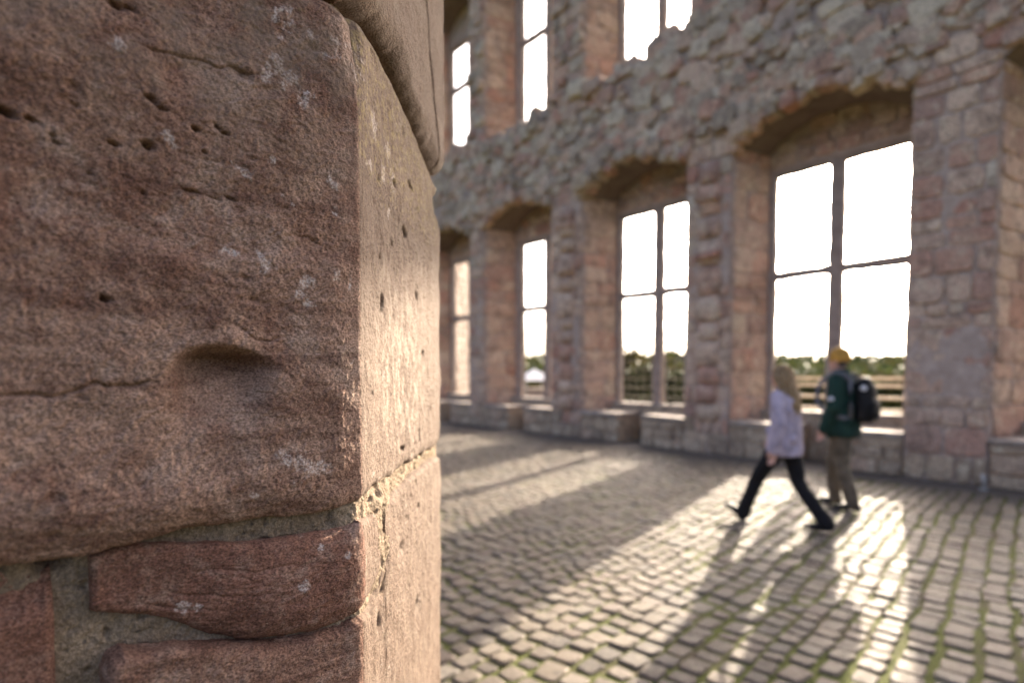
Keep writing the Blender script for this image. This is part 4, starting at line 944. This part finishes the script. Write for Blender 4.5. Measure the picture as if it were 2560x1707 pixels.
# ------------------------------------------------------------------ people (local x is the walking direction, y is the left side)
def remeshed(mb, name, mat, parent, vox=0.012, it=6, fold=None):
    o = mesh_obj(name + '_raw', mb.V, mb.F, mat)
    md = o.modifiers.new('r', 'REMESH'); md.mode = 'VOXEL'; md.voxel_size = vox; md.use_smooth_shade = True
    if it: ms = o.modifiers.new('s', 'SMOOTH'); ms.factor = 0.5; ms.iterations = it
    dg = bpy.context.evaluated_depsgraph_get(); me = bpy.data.meshes.new_from_object(o.evaluated_get(dg)); me.name = name
    old = o.data; bpy.data.objects.remove(o); bpy.data.meshes.remove(old)
    if fold:
        co = np.empty(len(me.vertices)*3, np.float32); me.vertices.foreach_get('co', co); co = co.reshape(-1, 3).astype(float)
        no = np.empty(len(me.vertices)*3, np.float32); me.vertices.foreach_get('normal', no); no = no.reshape(-1, 3)
        q = co*np.array(fold[1]); dd = 1 - np.abs(fbm(q + 0.35*vnoise(co*7, 3)[:, None], 1.0, 3, len(co) % 97)); dd = fold[0]*(dd - 0.75)
        me.vertices.foreach_set('co', (co + no*dd[:, None]).astype(np.float32).ravel())
    me.materials.clear(); me.materials.append(mat); me.polygons.foreach_set('use_smooth', [True]*len(me.polygons))
    return link(bpy.data.objects.new(name, me), parent)
def limb(mb, pts, rad, n=12):
    mb.tube(pts, rad, n, up=(0, 1, 0.01))
    for p, r in ((pts[0], rad[0]), (pts[-1], rad[-1])):
        r_ = min(r) if isinstance(r, tuple) else r; mb.ball(p, r_*0.98, 10, 6)
def hand(mb, wrist, elbow, sgn):
    wv, e = Vector(wrist), Vector(elbow); d = (wv - e).normalized(); fw = Vector((1, 0, 0)); fw = (fw - d*fw.dot(d)).normalized(); nn = d.cross(fw)
    pc = wv + d*0.05; Mr = Matrix((fw, nn, d)).transposed(); mb.ball(pc, (0.040, 0.017, 0.052), 10, 8, Mr)
    mb.tube([e.lerp(wv, 0.8), wv, wv + d*0.03], [(0.030, 0.026), (0.026, 0.021), (0.028, 0.018)], 10, up=tuple(nn))
    inward = nn*(-sgn)
    for i, (o_, l) in enumerate(((0.028, 0.068), (0.010, 0.078), (-0.009, 0.072), (-0.027, 0.056))):
        b0 = wv + d*0.085 + fw*o_; b1 = b0 + d*l*0.5 + inward*0.006; b2 = b1 + d*l*0.42 + inward*0.022
        mb.tube([b0 - d*0.02, b0, b1, b2], [0.009, 0.0092, 0.0085, 0.0065], 7); mb.ball(b2, 0.0065, 6, 5)
    t0 = wv + d*0.03 + fw*0.03; t1 = t0 + d*0.03 + fw*0.022 + inward*0.008; t2 = t1 + d*0.032 + fw*0.004 + inward*0.008
    mb.tube([t0, t1, t2], [0.012, 0.010, 0.0075], 7); mb.ball(t2, 0.0075, 6, 5)
def head(mb, c, sc, yaw=0.0):
    Rm = Matrix.Rotation(yaw, 3, 'Z'); c = Vector(c)
    def B(o, r): mb.ball(c + Rm @ (Vector(o)*sc), tuple(x*sc for x in r), 14, 10, Rm)
    B((-0.005, 0, 0.025), (0.097, 0.076, 0.095)); B((0.028, 0, -0.045), (0.062, 0.057, 0.068)); B((0.052, 0, -0.085), (0.032, 0.030, 0.024))
    B((0.097, 0, -0.012), (0.016, 0.011, 0.020)); B((0.086, 0, 0.014), (0.012, 0.009, 0.022)); B((0.078, 0, 0.035), (0.018, 0.050, 0.011)); B((0.084, 0, -0.052), (0.010, 0.022, 0.006)); B((0.083, 0, -0.062), (0.009, 0.019, 0.006))
    for s in (-1, 1): B((-0.004, s*0.077, -0.008), (0.020, 0.010, 0.031)); B((0.062, s*0.038, -0.025), (0.022, 0.020, 0.020))
def face_bits(parent, c, sc, yaw, brow):
    Rm = Matrix.Rotation(yaw, 3, 'Z'); c = Vector(c)
    for s in (-1, 1):
        m = MB(); m.ball(c + Rm @ (Vector((0.083, s*0.031, 0.006))*sc), (0.010*sc, 0.012*sc, 0.006*sc), 8, 6, Rm); m.build('eye', MATS['shoe'], parent)
    m = MB(); m.ball(c + Rm @ (Vector((0.087, 0, -0.057))*sc), (0.008*sc, 0.020*sc, 0.004*sc), 8, 6, Rm); m.build('mouth', MATS['lip'], parent)
MATS['lip'] = m_simple('lips', (0.32, 0.12, 0.10), (0.38, 0.16, 0.13), 30)
def shoe(parent, ank, heel, toe, wid=0.045):
    m = MB(); a, h, t = Vector(ank), Vector(heel), Vector(toe); mid = h.lerp(t, 0.5)
    m.tube([a + Vector((0, 0, 0.03)), a, h.lerp(a, 0.45)], [0.047, 0.050, 0.046], 12)
    m.tube([h + Vector((0, 0, 0.035)), h.lerp(t, 0.22) + Vector((0, 0, 0.042)), mid + Vector((0, 0, 0.040)), h.lerp(t, 0.78) + Vector((0, 0, 0.032)), t + Vector((0, 0, 0.026))], [(wid*0.8, 0.034), (wid*0.9, 0.042), (wid, 0.040), (wid*1.05, 0.031), (wid*0.6, 0.02)], 14)
    m.ball(h + Vector((0, 0, 0.035)), (wid*0.8, wid*0.78, 0.034), 12, 8); m.ball(t + Vector((0, 0, 0.026)), (0.03, wid*0.6, 0.02), 12, 8)
    o = remeshed(m, 'shoe', MATS['shoe'], parent, 0.009, 3); return o
# --- woman
wm = empty('person', (2.75, 5.71, 0), math.atan2(0.773, -0.635)); tag(wm, 'woman with long blond hair in a lavender jacket striding to the left', 'person')
hipL, kneL, ankL = (0.02, 0.085, 0.83), (0.235, 0.085, 0.475), (0.385, 0.08, 0.105)
hipR, kneR, ankR = (-0.02, -0.085, 0.83), (-0.105, -0.085, 0.455), (-0.365, -0.085, 0.115)
shL, elL, wrL = (0.0, 0.175, 1.315), (-0.055, 0.235, 1.045), (-0.01, 0.235, 0.805)
shR, elR, wrR = (0.0, -0.175, 1.315), (0.045, -0.235, 1.05), (0.20, -0.215, 0.885)
hc = (0.055, 0.0, 1.515)
b = MB(); head(b, hc, 0.97, -0.1)
b.tube([(0.0, 0, 1.30), (0.015, 0, 1.36), (0.035, 0, 1.45)], [0.062, 0.052, 0.052], 12)
b.tube([(0, 0, 0.80), (0, 0, 0.95), (-0.01, 0, 1.10), (0, 0, 1.25), (0, 0, 1.34)], [(0.155, 0.105), (0.14, 0.10), (0.13, 0.09), (0.15, 0.095), (0.10, 0.06)], 16, up=(1, 0, 0))
for h_, k_, a_ in ((hipL, kneL, ankL), (hipR, kneR, ankR)): limb(b, [h_, k_, a_], [0.072, 0.050, 0.034]); limb(b, [a_, (a_[0]+0.04, a_[1], a_[2]-0.05)], [0.034, 0.03])
for s_, e_, w_, sg in ((shL, elL, wrL, 1), (shR, elR, wrR, -1)): limb(b, [s_, e_, w_], [0.045, 0.034, 0.024]); hand(b, w_, e_, sg)
body = remeshed(b, 'body', MATS['skin'], wm, 0.0066, 3)
face_bits(wm, hc, 0.97, -0.1, 'hair')
j = MB(); j.tube([(0, 0, 0.735), (0.0, 0, 0.80), (0, 0, 0.92), (-0.005, 0, 1.06), (0, 0, 1.18), (0.0, 0, 1.28), (0.005, 0, 1.345), (0.012, 0, 1.385)], [(0.205, 0.158), (0.212, 0.162), (0.198, 0.148), (0.185, 0.132), (0.188, 0.135), (0.182, 0.122), (0.115, 0.088), (0.076, 0.074)], 20, up=(1, 0, 0))
for s_, e_, w_ in ((shL, elL, wrL), (shR, elR, wrR)):
    s2 = Vector(s_); e2 = Vector(e_); w2 = Vector(w_); limb(j, [s2, s2.lerp(e2, 0.5), e2, e2.lerp(w2, 0.5), w2 + (w2-e2)*0.04], [0.072, 0.063, 0.058, 0.054, 0.046])
for x, y, z, r in ((0.1, 0.1, 0.98, 0.05), (-0.1, 0.08, 0.9, 0.06), (0.05, -0.12, 0.95, 0.05), (-0.08, 0.11, 1.18, 0.05)): j.ball((x, y, z), r)
jk = remeshed(j, 'jacket', MATS['lav'], wm, 0.010, 4, (0.022, (9, 9, 7)))
c_ = MB(); c_.tube([(0.012, 0, 1.355), (0.02, 0, 1.425)], [(0.080, 0.080), (0.072, 0.072)], 16, up=(1, 0, 0), cap=False); c_.tube([(0.012, 0, 1.355), (0.02, 0, 1.425)], [(0.074, 0.074), (0.066, 0.066)], 16, up=(1, 0, 0), cap=False); c_.build('collar', MATS['lav'], jk)
t = MB(); t.tube([(0, 0, 0.70), (0, 0, 0.80), (0, 0, 0.92), (0, 0, 0.98)], [(0.165, 0.12), (0.178, 0.132), (0.168, 0.125), (0.15, 0.11)], 18, up=(1, 0, 0))
for h_, k_, a_ in ((hipL, kneL, ankL), (hipR, kneR, ankR)):
    h2, k2, a2 = Vector(h_), Vector(k_), Vector(a_); limb(t, [h2, h2.lerp(k2, 0.5), k2, k2.lerp(a2, 0.5), a2 + (a2-k2)*0.07], [0.098, 0.084, 0.068, 0.066, 0.075])
remeshed(t, 'trousers', MATS['black'], wm, 0.011, 4, (0.018, (9, 9, 12)))
shoe(wm, ankL, (0.375, 0.08, 0.022), (0.575, 0.08, 0.115)); shoe(wm, ankR, (-0.415, -0.085, 0.022), (-0.185, -0.085, 0.006))
hr = MB(); hv = Vector(hc); hr.ball(hv + Vector((-0.022, 0, 0.030)), (0.098, 0.088, 0.100)); hr.ball(hv + Vector((-0.045, 0, -0.02)), (0.075, 0.086, 0.09))
hr.tube([hv + Vector((-0.06, 0, 0.05)), hv + Vector((-0.095, 0, -0.06)), hv + Vector((-0.125, 0.0, -0.17)), hv + Vector((-0.155, 0.005, -0.28)), hv + Vector((-0.165, 0.0, -0.37)), hv + Vector((-0.165, 0.0, -0.43))], [(0.080, 0.045), (0.095, 0.050), (0.100, 0.048), (0.090, 0.040), (0.065, 0.03), (0.03, 0.016)], 16, up=(1, 0, 0))
for sy in (-1, 1): hr.tube([hv + Vector((0.03, sy*0.062, 0.075)), hv + Vector((-0.01, sy*0.088, 0.0)), hv + Vector((-0.05, sy*0.092, -0.10)), hv + Vector((-0.10, sy*0.085, -0.22)), hv + Vector((-0.14, sy*0.06, -0.32))], [0.022, 0.03, 0.036, 0.034, 0.018], 10)
remeshed(hr, 'hair', MATS['hair'], wm, 0.008, 2, (0.030, (30, 30, 5)))
# --- man
mn = empty('person', (3.80, 6.53, 0), math.atan2(0.773, -0.635)); tag(mn, 'man in a mustard beanie and dark green jacket beside the woman', 'person')
hipL, kneL, ankL = (-0.03, 0.10, 0.93), (-0.045, 0.112, 0.51), (-0.175, 0.118, 0.105)
hipR, kneR, ankR = (0.02, -0.10, 0.93), (0.13, -0.112, 0.52), (0.105, -0.118, 0.105)
shL, elL, wrL = (0.0, 0.20, 1.475), (-0.01, 0.275, 1.17), (0.085, 0.265, 0.93)
shR, elR, wrR = (0.0, -0.20, 1.475), (-0.06, -0.275, 1.18), (-0.03, -0.27, 0.92)
hc = (0.055, 0.0, 1.685)
b = MB(); head(b, hc, 1.05, -0.15)
b.tube([(0.0, 0, 1.45), (0.02, 0, 1.53), (0.035, 0, 1.62)], [0.07, 0.060, 0.060], 12)
b.tube([(0, 0, 0.90), (0, 0, 1.05), (-0.01, 0, 1.22), (0, 0, 1.40), (0, 0, 1.50)], [(0.16, 0.11), (0.155, 0.11), (0.16, 0.11), (0.18, 0.115), (0.12, 0.07)], 16, up=(1, 0, 0))
for h_, k_, a_ in ((hipL, kneL, ankL), (hipR, kneR, ankR)): limb(b, [h_, k_, a_], [0.08, 0.056, 0.038]); limb(b, [a_, (a_[0]+0.04, a_[1], a_[2]-0.05)], [0.038, 0.034])
for s_, e_, w_, sg in ((shL, elL, wrL, 1), (shR, elR, wrR, -1)): limb(b, [s_, e_, w_], [0.052, 0.040, 0.028]); hand(b, w_, e_, sg)
remeshed(b, 'body', MATS['skin'], mn, 0.0070, 3); face_bits(mn, hc, 1.05, -0.15, 'hair')
j = MB(); j.tube([(0, 0, 0.835), (0, 0, 0.90), (0, 0, 1.05), (-0.005, 0, 1.22), (0, 0, 1.36), (0.0, 0, 1.45), (0.008, 0, 1.52), (0.015, 0, 1.565)], [(0.245, 0.195), (0.245, 0.192), (0.228, 0.175), (0.222, 0.160), (0.225, 0.152), (0.215, 0.138), (0.13, 0.10), (0.084, 0.082)], 20, up=(1, 0, 0))
for s_, e_, w_ in ((shL, elL, wrL), (shR, elR, wrR)):
    s2 = Vector(s_); e2 = Vector(e_); w2 = Vector(w_); limb(j, [s2, s2.lerp(e2, 0.5), e2, e2.lerp(w2, 0.5), w2 + (w2-e2)*0.04], [0.085, 0.076, 0.070, 0.066, 0.056])
for x, y, z, r in ((0.12, 0.12, 1.05, 0.06), (-0.1, 0.13, 1.0, 0.07), (0.1, -0.12, 1.2, 0.05)): j.ball((x, y, z), r)
jk = remeshed(j, 'jacket', MATS['green'], mn, 0.011, 4, (0.026, (8, 8, 6)))
c_ = MB(); c_.tube([(0.012, 0, 1.535), (0.02, 0, 1.605)], [(0.092, 0.092), (0.085, 0.085)], 16, up=(1, 0, 0), cap=False); c_.tube([(0.012, 0, 1.535), (0.02, 0, 1.605)], [(0.085, 0.085), (0.078, 0.078)], 16, up=(1, 0, 0), cap=False); c_.build('collar', MATS['green'], jk)
pt = MB(); pt.ball((0.0, 0.325, 1.27), (0.034, 0.012, 0.026), 12, 8); pt.build('sleeve_patch', MATS['tagm'], jk)
t = MB(); t.tube([(0, 0, 0.80), (0, 0, 0.90), (0, 0, 1.02), (0, 0, 1.08)], [(0.18, 0.13), (0.19, 0.14), (0.18, 0.13), (0.16, 0.115)], 18, up=(1, 0, 0))
for h_, k_, a_ in ((hipL, kneL, ankL), (hipR, kneR, ankR)):
    h2, k2, a2 = Vector(h_), Vector(k_), Vector(a_); limb(t, [h2, h2.lerp(k2, 0.5), k2, k2.lerp(a2, 0.5), a2 + (a2-k2)*0.05], [0.112, 0.098, 0.082, 0.076, 0.070])
remeshed(t, 'trousers', MATS['khaki'], mn, 0.012, 4, (0.024, (8, 8, 11)))
shoe(mn, ankL, (-0.23, 0.118, 0.016), (0.03, 0.125, 0.006), 0.05); shoe(mn, ankR, (0.055, -0.118, 0.01), (0.32, -0.125, 0.006), 0.05)
hv = Vector(hc); bn = MB(); Rm = Matrix.Rotation(-0.12, 3, 'Y')
bn.ball(hv + Vector((-0.014, 0, 0.062)), (0.116, 0.099, 0.112), 18, 12, Rm); bn.tube([hv + Vector((-0.020, 0, 0.012)), hv + Vector((-0.016, 0, 0.062))], [(0.096, 0.112), (0.098, 0.114)], 20, up=(1, 0, 0))
remeshed(bn, 'beanie', MATS['knit'], mn, 0.009, 3)
hr = MB(); hr.ball(hv + Vector((-0.045, 0, -0.02)), (0.062, 0.080, 0.05)); remeshed(hr, 'hair', MATS['bark'], mn, 0.009, 2)
# --- backpack
bp = empty('backpack', tuple(mn.matrix_basis @ Vector((-0.235, 0, 0.99))), mn.rotation_euler.z); tag(bp, 'black backpack with grey side straps on the man in green', 'backpack')
def off(p): return Vector(p) - Vector((-0.285, 0, 0.99))
q = MB(); q.tube([off((-0.275, 0, 1.01)), off((-0.285, 0, 1.06)), off((-0.295, 0, 1.22)), off((-0.285, 0, 1.38)), off((-0.26, 0, 1.48)), off((-0.245, 0, 1.505))], [(0.12, 0.07), (0.145, 0.095), (0.15, 0.105), (0.14, 0.10), (0.105, 0.075), (0.05, 0.04)], 20, up=(1, 0, 0))
pk = remeshed(q, 'main_bag', MATS['pack'], bp, 0.011, 4)
q = MB(); q.tube([off((-0.365, 0, 1.04)), off((-0.38, 0, 1.12)), off((-0.38, 0, 1.22)), off((-0.355, 0, 1.29))], [(0.10, 0.035), (0.12, 0.045), (0.115, 0.045), (0.09, 0.03)], 16, up=(1, 0, 0)); remeshed(q, 'front_pocket', MATS['pack'], bp, 0.010, 3)
for sy in (-1, 1):
    q = MB(); q.tube([off((-0.20, sy*0.11, 1.44)), off((-0.10, sy*0.125, 1.545)), off((0.0, sy*0.13, 1.565)), off((0.10, sy*0.135, 1.50)), off((0.165, sy*0.145, 1.38)), off((0.15, sy*0.19, 1.22)), off((0.02, sy*0.245, 1.10)), off((-0.12, sy*0.21, 1.06)), off((-0.20, sy*0.13, 1.06))], [(0.026, 0.012)]*9, 10, up=(0, 1, 0.2)); q.build('shoulder_strap', MATS['strap'], bp)
    q = MB(); q.tube([off((-0.19, sy*0.145, 1.05)), off((-0.195, sy*0.172, 1.20)), off((-0.19, sy*0.165, 1.36)), off((-0.17, sy*0.12, 1.46))], [(0.018, 0.022)]*4, 10); q.build('side_panel', MATS['strap'], bp)
q = MB(); q.ball(off((-0.31, 0.138, 1.39)), (0.036, 0.016, 0.028), 12, 8); q.build('logo_patch', MATS['tagm'], bp)
q = MB(); q.tube([off((-0.22, -0.03, 1.49)), off((-0.23, 0, 1.54)), off((-0.22, 0.03, 1.49))], [0.008]*3, 8); q.build('top_handle', MATS['strap'], bp)
#@@END
